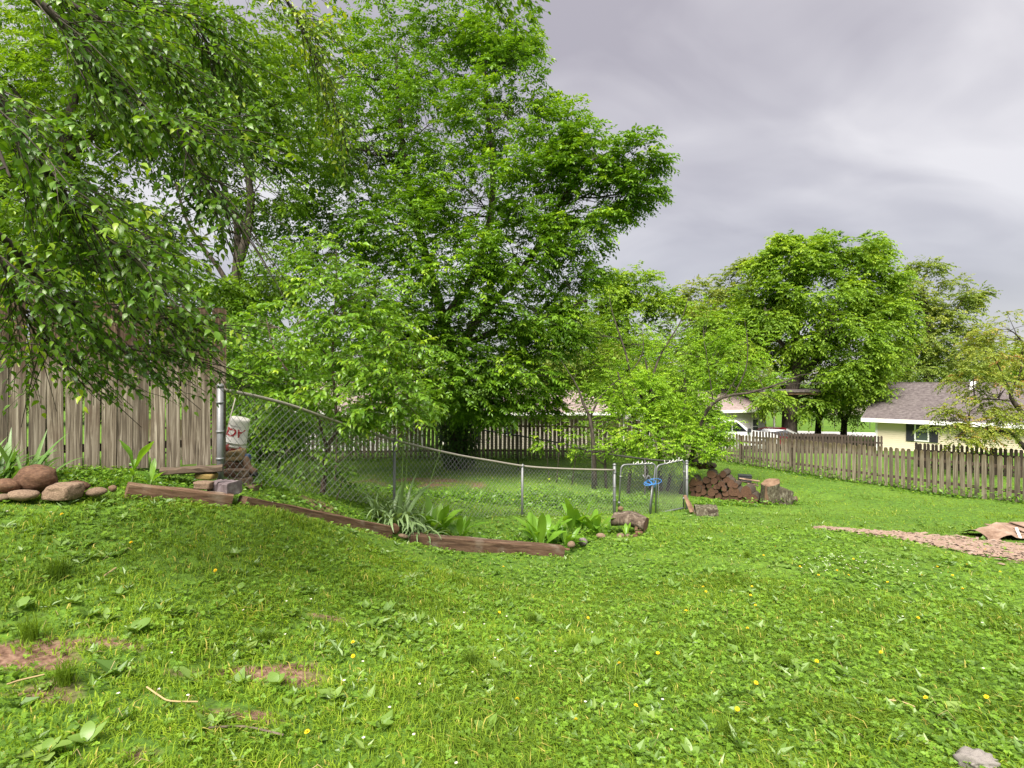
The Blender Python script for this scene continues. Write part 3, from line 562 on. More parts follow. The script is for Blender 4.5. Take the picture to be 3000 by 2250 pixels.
def paver():
    p = W(660, 1446, 5.95); root = thing('paver_block', 'purplish grey grooved concrete block at the corner of the timbers', 'block', p, rz=-.35)
    for k in range(4):
        V, T, Q = rough_box(.068, .2, .135, 50 + k, 3); o = link('ridge', make_mesh('ridge', V, T, Q), M['paver'], root); o.location = (-.15 + k * .073, 0, 0)
    V, T, Q = rough_box(.286, .185, .12, 60, 4); o = link('core', make_mesh('core', V, T, Q), M['paver'], root); o.location = (-.147, .002, .005)
paver()
V_, T_, Q_ = rough_box(.6, .14, .07, 77); o_ = link('fence_board', make_mesh('fence_board', V_, T_, Q_), M['rail_wood']); o_.location = tuple(W(470, 1391, 5.95)); o_.rotation_euler = (0, .0, .43); tag(o_, 'old half buried board lying along the foot of the tall fence', 'board')
def step_wall():
    specs = [(690, 1375, 7.05, .40, .13), (700, 1398, 6.95, .42, .13), (672, 1402, 6.9, .26, .12), (702, 1423, 6.85, .36, .13), (662, 1428, 6.75, .22, .12), (725, 1449, 6.8, .34, .14), (690, 1452, 6.7, .26, .13)]
    names = ['flat brown stone on top of the stacked steps under the satchel', 'long dark stone, second from the top of the stacked steps', 'small dark stone wedged beside the second step stone', 'square brown stone in the middle of the stacked steps', 'small stone behind the grooved paver block', 'wide rusty brown stone at the foot of the stacked steps', 'dark stone at the foot of the steps beside the grooved block']
    for k, ((px, py, d, w, h), nm) in enumerate(zip(specs, names)): rock(px, py, d, w, h * 1.05, nm, M['rock_grey'] if k % 2 else M['rock_red'], 30 + k, group='stones stacked as steps behind the wire fence', wy=.3, sq=.55, rz=.2 * (-1) ** k)
step_wall()
def bucket():
    c = W(686, 1306, 7.08); root = thing('bucket', 'white plastic bucket turned upside down with red lettering behind the wire fence', 'bucket', c)
    g = Geo(); prof = [(.0, .40), (.115, .40), (.127, .39), (.129, .36), (.147, .075), (.156, .072), (.157, .058), (.148, .055), (.150, .03), (.158, .027), (.158, .004), (.148, .0), (.140, .0)]
    a = np.linspace(0, 2 * PI, 33)[:-1]; P = np.array([[(r * math.cos(t), r * math.sin(t), z) for t in np.append(a, a[0])] for r, z in prof]); g.grid(P)
    g.V[0] = g.V[0] * .93
    body = link('shell', g.mesh('shell', None, True), M['white_plastic'], root)
    def lettering(txt, size, zc, ang, mat, shear):
        cu = bpy.data.curves.new('t', 'FONT'); cu.body = txt; cu.size = size; cu.align_x = 'CENTER'; cu.align_y = 'CENTER'; cu.shear = shear; cu.offset = .0035 if size > .05 else .0005; cu.extrude = 0
        ob = bpy.data.objects.new('t', cu); COL.objects.link(ob); bpy.context.view_layer.update()
        me = bpy.data.meshes.new_from_object(ob.evaluated_get(bpy.context.evaluated_depsgraph_get())); bpy.data.objects.remove(ob)
        V = np.zeros(len(me.vertices) * 3); me.vertices.foreach_get('co', V); V = V.reshape(-1, 3); z = zc - V[:, 1]      # upside down
        r = np.interp(z, [.0, .37], [.150, .129]) * .93 + .003; t = ang - V[:, 0] / r
        me.vertices.foreach_set('co', np.stack([r * np.cos(t), r * np.sin(t), z], 1).astype(np.float32).ravel()); me.update()
        return link('lettering', me, mat, body)
    lettering('ACE', .14, .200, math.radians(-72), M['red_print'], .25); lettering('The helpful place', .021, .276, math.radians(-75), M['grey_print'], 0)
    hd = Geo(); t = np.linspace(-.5, PI + .5, 20); hd.tube(np.stack([.15 * np.cos(t), .02 + .0 * t - .15, .05 - .03 * np.sin(t)], 1)[:4], .003, 5); link('handle', hd.mesh('handle'), M['galv'], root)
    root.rotation_euler = (0, math.radians(14), math.radians(-8))
bucket()
def scarecrow_bits():
    def blob(px, py, d, s, label, mat, seed, cat, name, rz=0, tilt=0, sq=.25, lift=0):
        p = W(px, py, d); o = link(name, rock_mesh(name, seed, 3, .18, sq), mat); o.scale = tuple(v / 2 for v in s); o.location = (p[0], p[1], p[2] + lift); o.rotation_euler = (0, tilt, rz); return tag(o, label, cat)
    p = W(690, 1348, 7.0); root = thing('satchel', 'tan canvas satchel with a flap resting on the stacked stones under the bucket', 'bag', p, rz=-.1)
    o = link('pouch', rock_mesh('pouch', 90, 3, .1, .5), M['tan_cloth'], root); o.scale = (.115, .06, .075); o.location = (0, 0, .06); o.rotation_euler = (0, -.12, 0)
    o = link('flap', rock_mesh('flap', 91, 3, .1, .4), M['tan_cloth'], root); o.scale = (.112, .055, .042); o.location = (-.005, -.018, .095); o.rotation_euler = (.25, -.12, 0)
    g = Geo().tube(smoothline([(-.11, 0, .06), (-.16, 0, .14), (-.12, .02, .2), (0, .05, .17)], 12), .011, 6); o = link('strap', g.mesh('strap', None, True), M['tan_cloth'], root)
    blob(688, 1313, 7.02, (.17, .13, .09), 'red rounded bundle squeezed between the bucket and the satchel', M['red_cloth'], 92, 'bundle', 'red_bundle', .3, .3)
    blob(718, 1340, 7.05, (.13, .12, .10), 'rolled blue denim to the right of the satchel', M['blue_cloth'], 93, 'cloth', 'denim_roll', 0, .2)
    blob(660, 1338, 7.1, (.08, .12, .13), 'dark blue denim bundle behind the fence post left of the satchel', M['blue_cloth'], 94, 'cloth', 'denim_bundle')
    q = W(733, 1372, 6.98); b = thing('boot', 'worn brown boot pointing down to the grass beside the stacked stones', 'boot', q)
    g = Geo().tube(smoothline([(-.075, .03, .13), (-.045, .0, .07), (-.015, -.02, .02), (.04, -.04, -.02), (.085, -.05, -.035), (.10, -.055, -.04)], 14), [.045, .046, .046, .046, .047, .045, .043, .041, .042, .044, .043, .038, .028, .01], 10)
    link('upper', g.mesh('upper', None, True), M['boot'], b)
    g = Geo().tube([(-.02, -.02, -.015), (.03, -.04, -.05), (.11, -.055, -.07)], [.03, .036, .03], 8); o = link('sole', g.mesh('sole', None, True), M['black_plastic'], b)
scarecrow_bits()

# firewood: every log is a thing of its own
LOGS = [(130, 265, 45), (250, 245, 38), (332, 252, 36), (280, 300, 30), (165, 335, 36), (220, 315, 22), (220, 370, 34), (305, 372, 44), (375, 310, 28), (412, 282, 34), (440, 335, 28), (455, 385, 34), (380, 418, 38), (515, 282, 42), (545, 365, 56), (515, 430, 33), (610, 405, 26), (675, 370, 62), (570, 438, 26), (622, 462, 56), (735, 452, 62),
        (305, 182, 46), (385, 215, 36), (430, 180, 36), (470, 238, 36), (300, 418, 30), (250, 432, 28), (105, 335, 32), (352, 362, 24), (480, 448, 26), (165, 398, 30), (110, 395, 28), (345, 315, 22), (445, 440, 24), (190, 275, 26), (90, 290, 30), (560, 300, 30)]
def firewood():
    r = random.Random(5); bodies, ends = [], []
    for k in range(5):
        rr = np.random.default_rng(100 + k); n = 12; an = np.arange(n) * 2 * PI / n; wob = 1 + .09 * np.sin(2 * an + rr.uniform(0, 6)) + .05 * np.sin(3 * an + rr.uniform(0, 6)) + rr.normal(0, .02, n)
        P = []
        for y in np.linspace(0, 1, 6): s = 1 + rr.normal(0, .025); P.append([(wob[i % n] * math.cos(an[i % n]) * s, y, wob[i % n] * math.sin(an[i % n]) * s) for i in range(n + 1)])
        bodies.append(Geo().grid(P).mesh('log', None, True)); bodies[-1].materials.append(M['log_bark'])
        g = Geo()
        for y0, sg in ((-.004, 1), (1.004, -1)):
            V = [(0, y0 + sg * .006, 0)] + [(wob[i] * math.cos(an[i]) * .97, y0, wob[i] * math.sin(an[i]) * .97) for i in range(n)]; g.add(V, T=[(0, 1 + i, 1 + (i + 1) % n) for i in range(n)])
        ends.append(g.mesh('cut_end')); ends[-1].materials.append(M['log_end'])
    xs = [L[0] for L in LOGS]
    extra = [(175, 97, 32, 1.2), (245, 98, 32, 1.3), (90, 70, 36, 1.2), (300, 110, 30, 1.5)]
    od = ['first', 'second', 'third', 'fourth', 'fifth', 'sixth', 'seventh', 'eighth', 'ninth', 'tenth']; names = {}
    for lo, hi, nm in ((425, 999, 'bottom row'), (380, 425, 'row two'), (320, 380, 'third row up'), (270, 320, 'fourth row up'), (0, 270, 'top row')):
        for i, L in enumerate(sorted(q for q in LOGS if lo <= q[1] < hi)): names[L] = '%sdark firewood log, %s from the gate post, %s of the stack' % ('thick ' if L[2] > 50 else 'thin ' if L[2] < 27 else '', od[i], nm)
    for i, L in enumerate(extra): names[L] = 'bark covered log behind the firewood stack, ' + ['just under the bush', 'second from the right end', 'nearest the gate post', 'last towards the lawn'][i]
    for L in LOGS + extra:
        x, y, rad = L[:3]; back = L[3] if len(L) > 3 else 0
        d = 16.3 - 1.15 * (x - 60) / 700 + back * .6 + r.uniform(-.05, .05); p = W(2000 + x / 3.63, 1340 + y / 3.63, d); R = rad / 3.63 / F * d * 1.02
        k = r.randrange(5); o = link('firewood_log', bodies[k]); o.location = p; o.scale = (R, r.uniform(.42, .55), R); o.rotation_euler = (r.uniform(-.05, .07), r.uniform(-PI, PI) * 0, -math.radians(32) + r.uniform(-.16, .16))
        e = link('cut_end', ends[k], None, o)
        lab = names[L]
        tag(o, lab, 'log', 'firewood logs in the stack')
firewood()
def stump(base, top, r0, r1, label, seed, cut, cat='stump', name='log_stump'):
    base = np.array(base, float); top = np.array(top, float); ax = unit(top - base); a = unit(np.cross(ax, [0, 1, .1])); b = np.cross(ax, a); rr = np.random.default_rng(seed); n = 20; an = np.arange(n + 1) * 2 * PI / n
    wob = 1 + .1 * np.sin(2 * an + rr.uniform(0, 6)) + .07 * np.sin(5 * an + rr.uniform(0, 6)); P = []; m = 8
    H = np.linalg.norm(top - base)
    for t in np.linspace(0, 1, m):
        r = (r0 + (r1 - r0) * t) * (1 + rr.normal(0, .02)); row = []
        for i in range(n + 1):
            w = wob[i] * (1 + .03 * math.sin(7 * an[i] + 9 * t)); q = base + ax * H * t + r * w * (a * math.cos(an[i]) + b * math.sin(an[i])); q = q + ax * (cut * math.cos(an[i]) * t); row.append(q)
        P.append(row)
    root = solo(name, Geo().grid(P), M['stump'], label, cat, base, 'cut trunk sections', True)
    top_ring = np.array(P[-1][:-1]); c = top_ring.mean(0) + ax * .006; g = Geo()
    for f0, f1 in ((0, .5), (.5, .985)):
        Pr = np.array([c + (top_ring - c) * f0, c + (top_ring - c) * f1]); Pr = np.concatenate([Pr, Pr[:, :1]], 1); g.grid(Pr)
    part('cut_face', g, M['log_light'], root); return root
s1b = W(2255, 1478, 15.2); s1b[2] = th(s1b[0], s1b[1]) - .03
stump(s1b, W(2258, 1413, 15.1), .27, .25, 'tall upright stump with a pale split side at the end of the firewood', 201, -.06)
s2b = W(2293, 1480, 15.0); s2b[2] = th(s2b[0], s2b[1]) - .03
stump(s2b, W(2296, 1431, 15.05), .235, .22, 'shorter upright stump with a slanting top leaning on the tall stump', 202, .06)
g_ = Geo().prism([(-.12, 0), (.0, 0), (.02, .55), (-.09, .57)], -.02, .02, lambda V: V + np.array([s1b[0] - .16, s1b[1] - .27, s1b[2] + .02])); part('split_face', g_, M['log_light'], bpy.data.objects['log_stump'])
q_ = W(2318, 1462, 15.0); stump(q_ + [-.1, .05, -.05], q_ + [.09, -.12, .04], .085, .075, 'short broken branch end lying beside the shorter stump', 203, 0, 'log', 'branch_stub')
q_ = W(2070, 1511, 13.2); q_[2] = th(q_[0], q_[1]) - .02
stump(q_ + [-.26, .05, .09], q_ + [.24, -.03, .12], .165, .16, 'short chunk of log lying in the grass right of the gate', 204, 0, 'log', 'log_chunk')
rock(2084, 1511, 13.15, .32, .2, 'squarish weathered wood block under the log chunk by the gate', M['log_bark'], 44, 'wood_block', 'block', 'cut trunk sections', sq=.5)
def split_log():
    A = W(1797, 1517, 10.05); B = W(1893, 1528, 9.75); A[2] -= .02; B[2] -= .05; d = unit(B - A); L = np.linalg.norm(B - A); s = unit(np.cross([0, 0, 1], d)); u = np.cross(d, s); rr = np.random.default_rng(8); P = []; n = 14
    for t in np.linspace(0, 1, 9):
        row = []; sc = .15 * (1 - .25 * abs(t - .45)) * (1 + rr.normal(0, .03)); bend = .05 * math.sin(PI * t)
        for i in range(n + 1):
            an = 2 * PI * (i % n) / n; k = 1 + .18 * math.sin(2 * an + 1) + .1 * math.sin(5 * an + 6 * t) ; row.append(A + d * L * t + sc * k * (s * math.cos(an) * 1.15 + u * (math.sin(an) * .95)) + u * bend)
        P.append(row)
    o = solo('split_log', Geo().grid(P), M['log_bark'], 'gnarled split log lying across the end of the bed below the gates', 'log', A, None, True)
    g = Geo()
    for row in (P[0], P[-1]):
        c = np.mean(row[:-1], 0); g.add([c] + row[:-1], T=[(0, 1 + i, 1 + (i + 1) % n) for i in range(n)])
    part('cut_end', g, M['log_end'], o)
    rock(1817, 1497, 10.0, .13, .10, 'orange brown crumbling lump sitting on top of the split log', M['log_light'], 45, 'wood_lump', 'wood', None)
    for k, (px, w) in enumerate(((1866, .07), (1879, .075))):
        V, T, Q = rough_box(.13, w, .05, 300 + k, 3); o = link('wood_offcut', make_mesh('wood_offcut', V, T, Q), M['log_light']); o.location = tuple(W(px, 1553, 9.7)); o.rotation_euler = (0, -1.35, .2); tag(o, ['small pale offcut propped under the split log', 'second small offcut at the right under the split log'][k], 'offcut', 'offcuts under the split log')
    for k, (pa, pb) in enumerate((((2006, 1452), (2026, 1502)), ((2012, 1462), (2042, 1512)))):
        a = W(*pa, 13.75); b = W(*pb, 13.35); dd = b - a; V, T, Q = rough_box(np.linalg.norm(dd), .085 - .02 * k, .025, 310 + k, 5); o = link('bark_slab', make_mesh('bark_slab', V, T, Q), M['log_light']); x = Vector(dd).normalized(); o.location = tuple(a); o.rotation_euler = x.to_track_quat('X', 'Z').to_euler()
        tag(o, ['reddish slab of wood leaning against the gate post', 'longer reddish slab of wood sliding off the gate post into the grass'][k], 'wood slab', 'wood slabs by the gate post')
split_log()
def by_the_pile():
    p = W(2182, 1411, 16.4); root = thing('plastic_crate', 'black ridged plastic crate standing behind the firewood', 'crate', p, rz=-.35)
    g = Geo().prism([(-.17, 0), (.17, 0), (.19, .2), (-.19, .2)], -.15, .15); link('body', g.mesh('body'), M['black_plastic'], root)
    g = Geo(); [g.box((-.185, -.16, z), (.185, .16, z + .018)) for z in (.03, .08, .13, .185)]; link('rib', g.mesh('rib'), M['black_plastic'], root)
    for k, (a, b) in enumerate((((2150, 1408), (2215, 1420)), ((2165, 1403), (2225, 1411)), ((2190, 1418), (2220, 1424)))):
        A = W(*a, 16.0 - .2 * k); B = W(*b, 15.8 - .1 * k); d = B - A; V, T, Q = rough_box(np.linalg.norm(d), .10, .03, 330 + k, 4); o = link('pale_board', make_mesh('pale_board', V, T, Q), M['rock_grey']); o.location = (A[0], A[1], A[2]); o.rotation_euler = Vector(d).to_track_quat('X', 'Z').to_euler()
        tag(o, ['pale grey board lying on the logs in front of the crate', 'pale grey board lying beside the crate', 'short pale board nearest the upright stumps'][k], 'board', 'pale boards beside the crate')
    q = W(2218, 1400, 17.5); q[2] = th(q[0], q[1]); g = Geo().tube([q - [0, 0, .1], q + [0.005, 0, .30]], .012, 6); solo('garden_stake', g, M['dark_pipe'], 'thin dark metal stake standing in the lawn beyond the firewood', 'stake', q)
by_the_pile()
def right_side():
    # crumpled sheet of brown tarp pieces beside the bark mulch
    c = G(2945, 1575); r = np.random.default_rng(4); root = thing('brown_tarp', 'crumpled brown tarp sheet peaked in the middle at the right edge of the lawn', 'tarp', c)
    U = np.linspace(-1, 1, 15); Vv = np.linspace(-1, 1, 9); P = np.zeros((15, 9, 3))
    for i, u in enumerate(U):
        for j, v in enumerate(Vv):
            x = c[0] + u * .62 + .05 * v; y = c[1] + v * .42 + .1 * u; hgt = .26 * max(0, 1 - abs(u + .25) * 1.05) * max(0, 1 - abs(v) * .9) + .06 * max(0, math.sin(5 * u + 2 * v)) + .01
            P[i, j] = (x, y, th(x, y) + .01 + max(.0, hgt + r.normal(0, .006)))
    part('sheet', Geo().grid(P), M['tarp'], root)
    for k in range(3):
        g = Geo(); x0 = c[0] + .1 + .22 * k; V = []
        for (du, dv, dz) in ((-.2, -.3, .03), (.3, -.22, .02), (.2, .3, .10), (-.28, .22, .13)):
            x = x0 + du; y = c[1] + dv; V.append((x, y, th(x, y) + dz + .07 + .02 * k))
        V += [(a, b, z - .012) for a, b, z in V]; g.add(V, Q=[(0, 1, 2, 3), (7, 6, 5, 4), (0, 4, 5, 1), (1, 5, 6, 2), (2, 6, 7, 3), (3, 7, 4, 0)]); part('flap', g, M['tarp'], root)
    a = c + [-.05, -.30, .16]; g = Geo().box((-.02, -.17, 0), (.02, .17, .012), lambda V: np.stack([a[0] + V[:, 0] * .8 + V[:, 1] * .45, a[1] + V[:, 1] * .7 - V[:, 0] * .4, a[2] - V[:, 1] * -.3 + V[:, 2]], 1)); solo('white_lath', g, M['white_paint'], 'thin white strip lying on the crumpled brown tarp', 'strip', a)
    p = G(2872, 2262); o = link('grey_rag', rock_mesh('grey_rag', 71, 4, .5, .0), M['bag']); v = np.zeros(len(o.data.vertices) * 3); o.data.vertices.foreach_get('co', v); v = v.reshape(-1, 3); v *= (1 + .16 * np.sin(7 * v[:, :1] + 5 * v[:, 1:2]) + .1 * np.sin(13 * v[:, 1:2] + 4 * v[:, 2:])); o.data.vertices.foreach_set('co', v.astype(np.float32).ravel()); o.scale = (.08, .055, .04); o.location = (p[0], p[1], p[2] + .03)
    tag(o, 'crumpled pale grey rag lying in the grass at the bottom right corner', 'rag')
right_side()

# ------------------------------------------------------------------ houses, vehicles, street
def frame_tf(A, u, n):
    A = np.asarray(A, float); u = np.append(unit(np.asarray(u, float)), 0); n = np.append(unit(np.asarray(n, float)), 0)
    return lambda V: A + np.asarray(V)[:, :1] * u + np.asarray(V)[:, 1:2] * n + np.asarray(V)[:, 2:] * np.array([0, 0, 1.])
def siding(tf, x0, x1, z0, z1, lap=.115, y=0.0, gable=None):
    """lapped boards, real steps, on the plane y (towards -y)"""
    g = Geo(); z = z0
    while z < z1 - .01:
        zt = min(z + lap, z1); a, b, a2, b2 = x0, x1, x0, x1
        if gable: a, b = gable(z); a2, b2 = gable(zt)
        g.add(tf(np.array([(a, y - .020, z), (b, y - .020, z), (b2, y - .004, zt), (a2, y - .004, zt), (a, y - .002, z), (b, y - .002, z)])), Q=[(0, 1, 2, 3), (4, 5, 1, 0)]); z = zt
    return g
def roof_slope(tf, x0, x1, e, r, course=.16, hip=(0, 0)):
    """courses of shingles from the eave e=(y,z) up to the ridge r=(y,z)"""
    g = Geo(); e = np.array(e, float); r = np.array(r, float); L = np.linalg.norm(r - e); k = int(L / course); n = unit(np.array([-(r - e)[1], (r - e)[0]])); n = n if n[1] > 0 else -n
    for i in range(k):
        f0, f1 = i / k, (i + 1) / k; a = e + (r - e) * f0 + n * .022; b = e + (r - e) * f1 + n * .006; c = e + (r - e) * f0
        xa, xb = x0 + hip[0] * f0, x1 - hip[1] * f0; xc, xd = x0 + hip[0] * f1, x1 - hip[1] * f1
        g.add(tf(np.array([(xa, a[0], a[1]), (xb, a[0], a[1]), (xd, b[0], b[1]), (xc, b[0], b[1]), (xa, c[0], c[1]), (xb, c[0], c[1])])), Q=[(0, 1, 2, 3), (4, 5, 1, 0)])
    return g
def window_parts(tf, root, x0, x1, z0, z1, y=0.0, bars=True):
    f = Geo(); t = .07
    for lo, hi in (((x0, y - .05, z0), (x0 + t, y + .02, z1)), ((x1 - t, y - .05, z0), (x1, y + .02, z1)), ((x0 + t, y - .05, z0), (x1 - t, y + .02, z0 + t)), ((x0 + t, y - .05, z1 - t), (x1 - t, y + .02, z1)), ((x0 + t, y - .04, (z0 + z1) / 2 - .025), (x1 - t, y + .02, (z0 + z1) / 2 + .025))): f.box(lo, hi, tf)
    w = part('window', f, M['white_paint'], root)
    for a, b in ((z0 + t, (z0 + z1) / 2 - .025), ((z0 + z1) / 2 + .025, z1 - t)): part('pane', Geo().box((x0 + t, y - .028, a), (x1 - t, y - .02, b), tf), M['glass'], w)
    return w
def yellow_house():
    A = np.array([22.65, 34.0, 0.0]); u = (.69, -.72); n = (.72, .69); tf = frame_tf(A, u, n); z0 = -2.95; ze = -.62; zr = 1.48; Ln = 15.0; D = 9.2
    root = thing('yellow_house', 'low house with pale yellow siding and grey shingle roof behind the picket fences', 'house', (A[0], A[1], z0))
    part('wall', siding(tf, .09, Ln, z0, ze), M['yellow_siding'], root)
    part('wall', Geo().box((.1, .01, z0 - .5), (Ln, D, ze), tf), M['yellow_siding'], root)
    g = Geo(); g.add(tf(np.array([(.1, .02, ze), (.1, D - .02, ze), (.1, D / 2, zr - .12), (.2, .02, ze), (.2, D - .02, ze), (.2, D / 2, zr - .12)])), T=[(0, 2, 1), (3, 4, 5)], Q=[(0, 1, 4, 3), (1, 2, 5, 4), (2, 0, 3, 5)]); part('gable', g, M['yellow_siding'], root)
    part('corner_trim', Geo().box((-.02, -.035, z0), (.10, .06, ze), tf), M['white_paint'], root)
    part('foundation', Geo().box((.06, .0, z0 - .6), (Ln, D, z0 - .002), tf), M['concrete'], root)
    e0 = (-.55, ze - .12); rg = (D / 2, zr); e1 = (D + .55, ze - .12)
    rf = part('roof', roof_slope(tf, -.65, Ln + .6, e0, rg), M['shingle'], root)
    part('back_slope', roof_slope(tf, -.65, Ln + .6, e1, rg), M['shingle'], rf)
    part('ridge_cap', Geo().box((-.65, D / 2 - .13, zr - .02), (Ln + .6, D / 2 + .13, zr + .03), tf), M['shingle'], rf)
    part('vent_strip', Geo().box((4.1, D / 2 - 1.0, zr - .43), (4.35, D / 2 - .35, zr - .08), lambda V: tf(V + np.stack([0 * V[:, 0], 0 * V[:, 0], (V[:, 1] - D / 2 + .68) * .43], 1))), M['white_paint'], rf)
    part('fascia', Geo().box((-.66, -.60, ze - .33), (Ln + .6, -.555, ze - .10), tf), M['white_paint'], root)
    part('soffit', Geo().box((-.64, -.55, ze - .12), (Ln + .6, .02, ze - .10), tf), M['white_paint'], root)
    g = Geo(); P = np.array([(-.66, -.56, ze - .34), (-.66, D / 2, zr - .22), (-.66, D / 2, zr - .02), (-.66, -.56, ze - .12)]); g.add(tf(np.vstack([P, P + [.03, 0, 0]])), Q=[(0, 1, 2, 3), (7, 6, 5, 4), (0, 4, 5, 1), (2, 6, 7, 3)]); part('rake_board', g, M['white_paint'], root)
    window_parts(tf, root, 1.97, 2.68, z0 + .95, ze - .13, -.03)
    for x in (1.56, 2.69):
        s = part('shutter', Geo().box((x, -.065, z0 + .93), (x + .40, -.022, ze - .13), tf), M['dark_shutter'], root)
        gg = Geo(); [gg.box((x + .06, -.074, z), (x + .34, -.066, z + .03), tf) for z in np.arange(z0 + 1.0, ze - .25, .075)]; part('louvre', gg, M['dark_shutter'], s)
yellow_house()
def simple_house(name, label, A, u, z0, ze, zr, Ln, D, smat, rmat, wins, hip=0):
    n = (-u[1], u[0]); tf = frame_tf((A[0], A[1], 0), u, n); root = thing(name, label, 'house', (A[0], A[1], z0))
    part('wall', siding(tf, 0, Ln, z0, ze, .15), smat, root); part('wall', Geo().box((.01, .01, z0 - .5), (Ln - .01, D, ze), tf), smat, root)
    rf = part('roof', roof_slope(tf, -.4, Ln + .4, (-.45, ze - .1), (D / 2, zr), .2, (hip, hip)), rmat, root); part('back_slope', roof_slope(tf, -.4, Ln + .4, (D + .45, ze - .1), (D / 2, zr), .2, (hip, hip)), rmat, rf)
    g = Geo()
    for x, s in ((.0, 1), (Ln, -1)):
        h = hip * s
        if hip: g.add(tf(np.array([(x - .4 * s, -.45, ze - .1), (x - .4 * s, D + .45, ze - .1), (x - .4 * s + h, D / 2, zr)])), T=[(0, 1, 2)])
        else: g.add(tf(np.array([(x, 0, ze), (x, D, ze), (x, D / 2, zr - .1)])), T=[(0, 1, 2)])
    part('gable', g, rmat if hip else smat, root)
    part('fascia', Geo().box((-.41, -.49, ze - .26), (Ln + .41, -.45, ze - .08), tf), M['white_paint'], root)
    part('corner_trim', Geo().box((Ln - .1, -.035, z0), (Ln + .03, .05, ze), tf), M['white_paint'], root)
    for x0, x1, a, b in wins: window_parts(tf, root, x0, x1, z0 + a, z0 + b, -.03)
    return root
p_ = W(2243, 1180, 37.5)
u_ = unit(np.array([.94, .34])); simple_house('white_house', 'white sided house behind the parked pickup and the bent shrub', p_[:2] - u_ * 7.5, u_, -3.0, -.25, 1.0, 7.5, 8, M['white_siding'], M['shingle_pink'], [(6.25, 6.85, .95, 2.05), (3.6, 4.4, .95, 2.1), (1, 1.9, .9, 2.1)])
p_ = W(1385, 1200, 36)
simple_house('pink_roof_house', 'low beige house with a pinkish shingle roof seen over the back fence', p_[:2], unit(np.array([1, .08])), -2.9, -.42, 1.05, 10.2, 8, M['beige_siding'], M['shingle_pink'], [(2, 3, .9, 2)], 3.2)
p_ = W(820, 1200, 30)
simple_house('hidden_house', 'house with a pinkish roof glimpsed through the leaves of the young tree', p_[:2], unit(np.array([1, -.05])), -2.4, .0, 1.55, 6.5, 7, M['white_siding'], M['shingle_pink'], [(2, 3, .9, 2)])
p_ = W(2520, 1245, 75)
simple_house('far_house', 'small distant grey house across the road between two slim tree trunks', p_[:2] - [3, 0], unit(np.array([1, .05])), -3.0, -.8, 1.2, 9, 7, M['beige_siding'], M['shingle'], [(1.5, 2.5, .8, 1.8), (5, 6, .8, 1.8)])
def wheel(root, tf, x, y0, y1, z, r):
    t = np.linspace(0, 2 * PI, 25); g = Geo(); prof = [(r * .62, y0), (r * .95, y0), (r, y0 + .04), (r, y1 - .04), (r * .95, y1), (r * .62, y1)]
    P = np.array([[(x + a * math.cos(q), b, z + a * math.sin(q)) for q in t] for a, b in prof]); g.grid(P); g.V[-1] = tf(g.V[-1]); w = part('wheel', g, M['tyre'], root, True)
    g = Geo(); V = [(x, y0 + .03, z)] + [(x + r * .63 * math.cos(q), y0 + .02, z + r * .63 * math.sin(q)) for q in t[:-1]]; g.add(tf(np.array(V)), T=[(0, 1 + i, 1 + (i + 1) % 24) for i in range(24)]); part('rim', g, M['rim'], w)
def truck():
    # side profile along +x (front to the right), y towards -y is the near side
    A = W(2115, 1300, 31.5); A[2] = th(A[0], A[1]); tf = frame_tf(A, (.995, .10), (-.10, .995)); root = thing('pickup_truck', 'white pickup truck parked facing right behind the low picket fence', 'truck', A)
    def shell(poly, y0, y1, taper=0):
        g = Geo(); g.prism(poly, y0, y1, None); V = g.V[-1]; k = np.clip((V[:, 2] - 1.2) / .7, 0, 1) * taper; V[:, 1] = np.where(V[:, 1] < (y0 + y1) / 2, V[:, 1] + k, V[:, 1] - k); g.V[-1] = tf(V); return g
    body = [(-2.9, .45), (2.75, .45), (2.85, .75), (2.8, 1.02), (2.55, 1.12), (1.2, 1.22), (-.75, 1.24), (-2.9, 1.24)]
    part('body', shell(body, -.95, .95), M['truck_white'], root)
    cab = [(-.8, 1.22), (1.3, 1.2), (.55, 1.82), (.35, 1.9), (-.55, 1.9), (-.75, 1.82)]; part('cab', shell(cab, -.93, .93, .16), M['truck_white'], root)
    for nm, poly in (('side_window', [(-.55, 1.27), (.1, 1.27), (.1, 1.76), (-.5, 1.76)]), ('side_window', [(.16, 1.27), (1.0, 1.25), (.5, 1.70), (.38, 1.76), (.16, 1.76)])):
        g = shell(poly, -.955, -.925, 0); V = g.V[-1]
        part(nm, g, M['glass_dark'], root).location.z += 0
        tf2 = lambda V: tf(V)
    # glazing leans with the cab side
    g = Geo(); g.add(tf(np.array([(1.27, -.86, 1.23), (1.27, .86, 1.23), (.56, .74, 1.80), (.56, -.74, 1.80)]) + [.015, 0, .015]), Q=[(0, 1, 2, 3)]); part('windscreen', g, M['glass_dark'], root)
    m = Geo().box((1.0, -1.16, 1.2), (1.14, -.97, 1.42), tf); part('mirror', m, M['black_plastic'], root)
    g = Geo().box((2.78, -.9, .78), (2.86, -.6, .98), tf); part('headlight', g, M['lamp_and_glare'], root); g = Geo().box((2.78, .6, .78), (2.86, .9, .98), tf); part('headlight', g, M['lamp_and_glare'], root)
    part('bumper', Geo().box((2.8, -.93, .42), (2.95, .93, .62), tf), M['rim'], root); part('door_handle', Geo().box((.02, -.985, 1.06), (.18, -.955, 1.10), tf), M['black_plastic'], root)
    for x in (-1.9, 1.85): wheel(root, tf, x, -.97, -.72, .38, .38); wheel(root, tf, x, .97, .72, .38, .38)
truck()
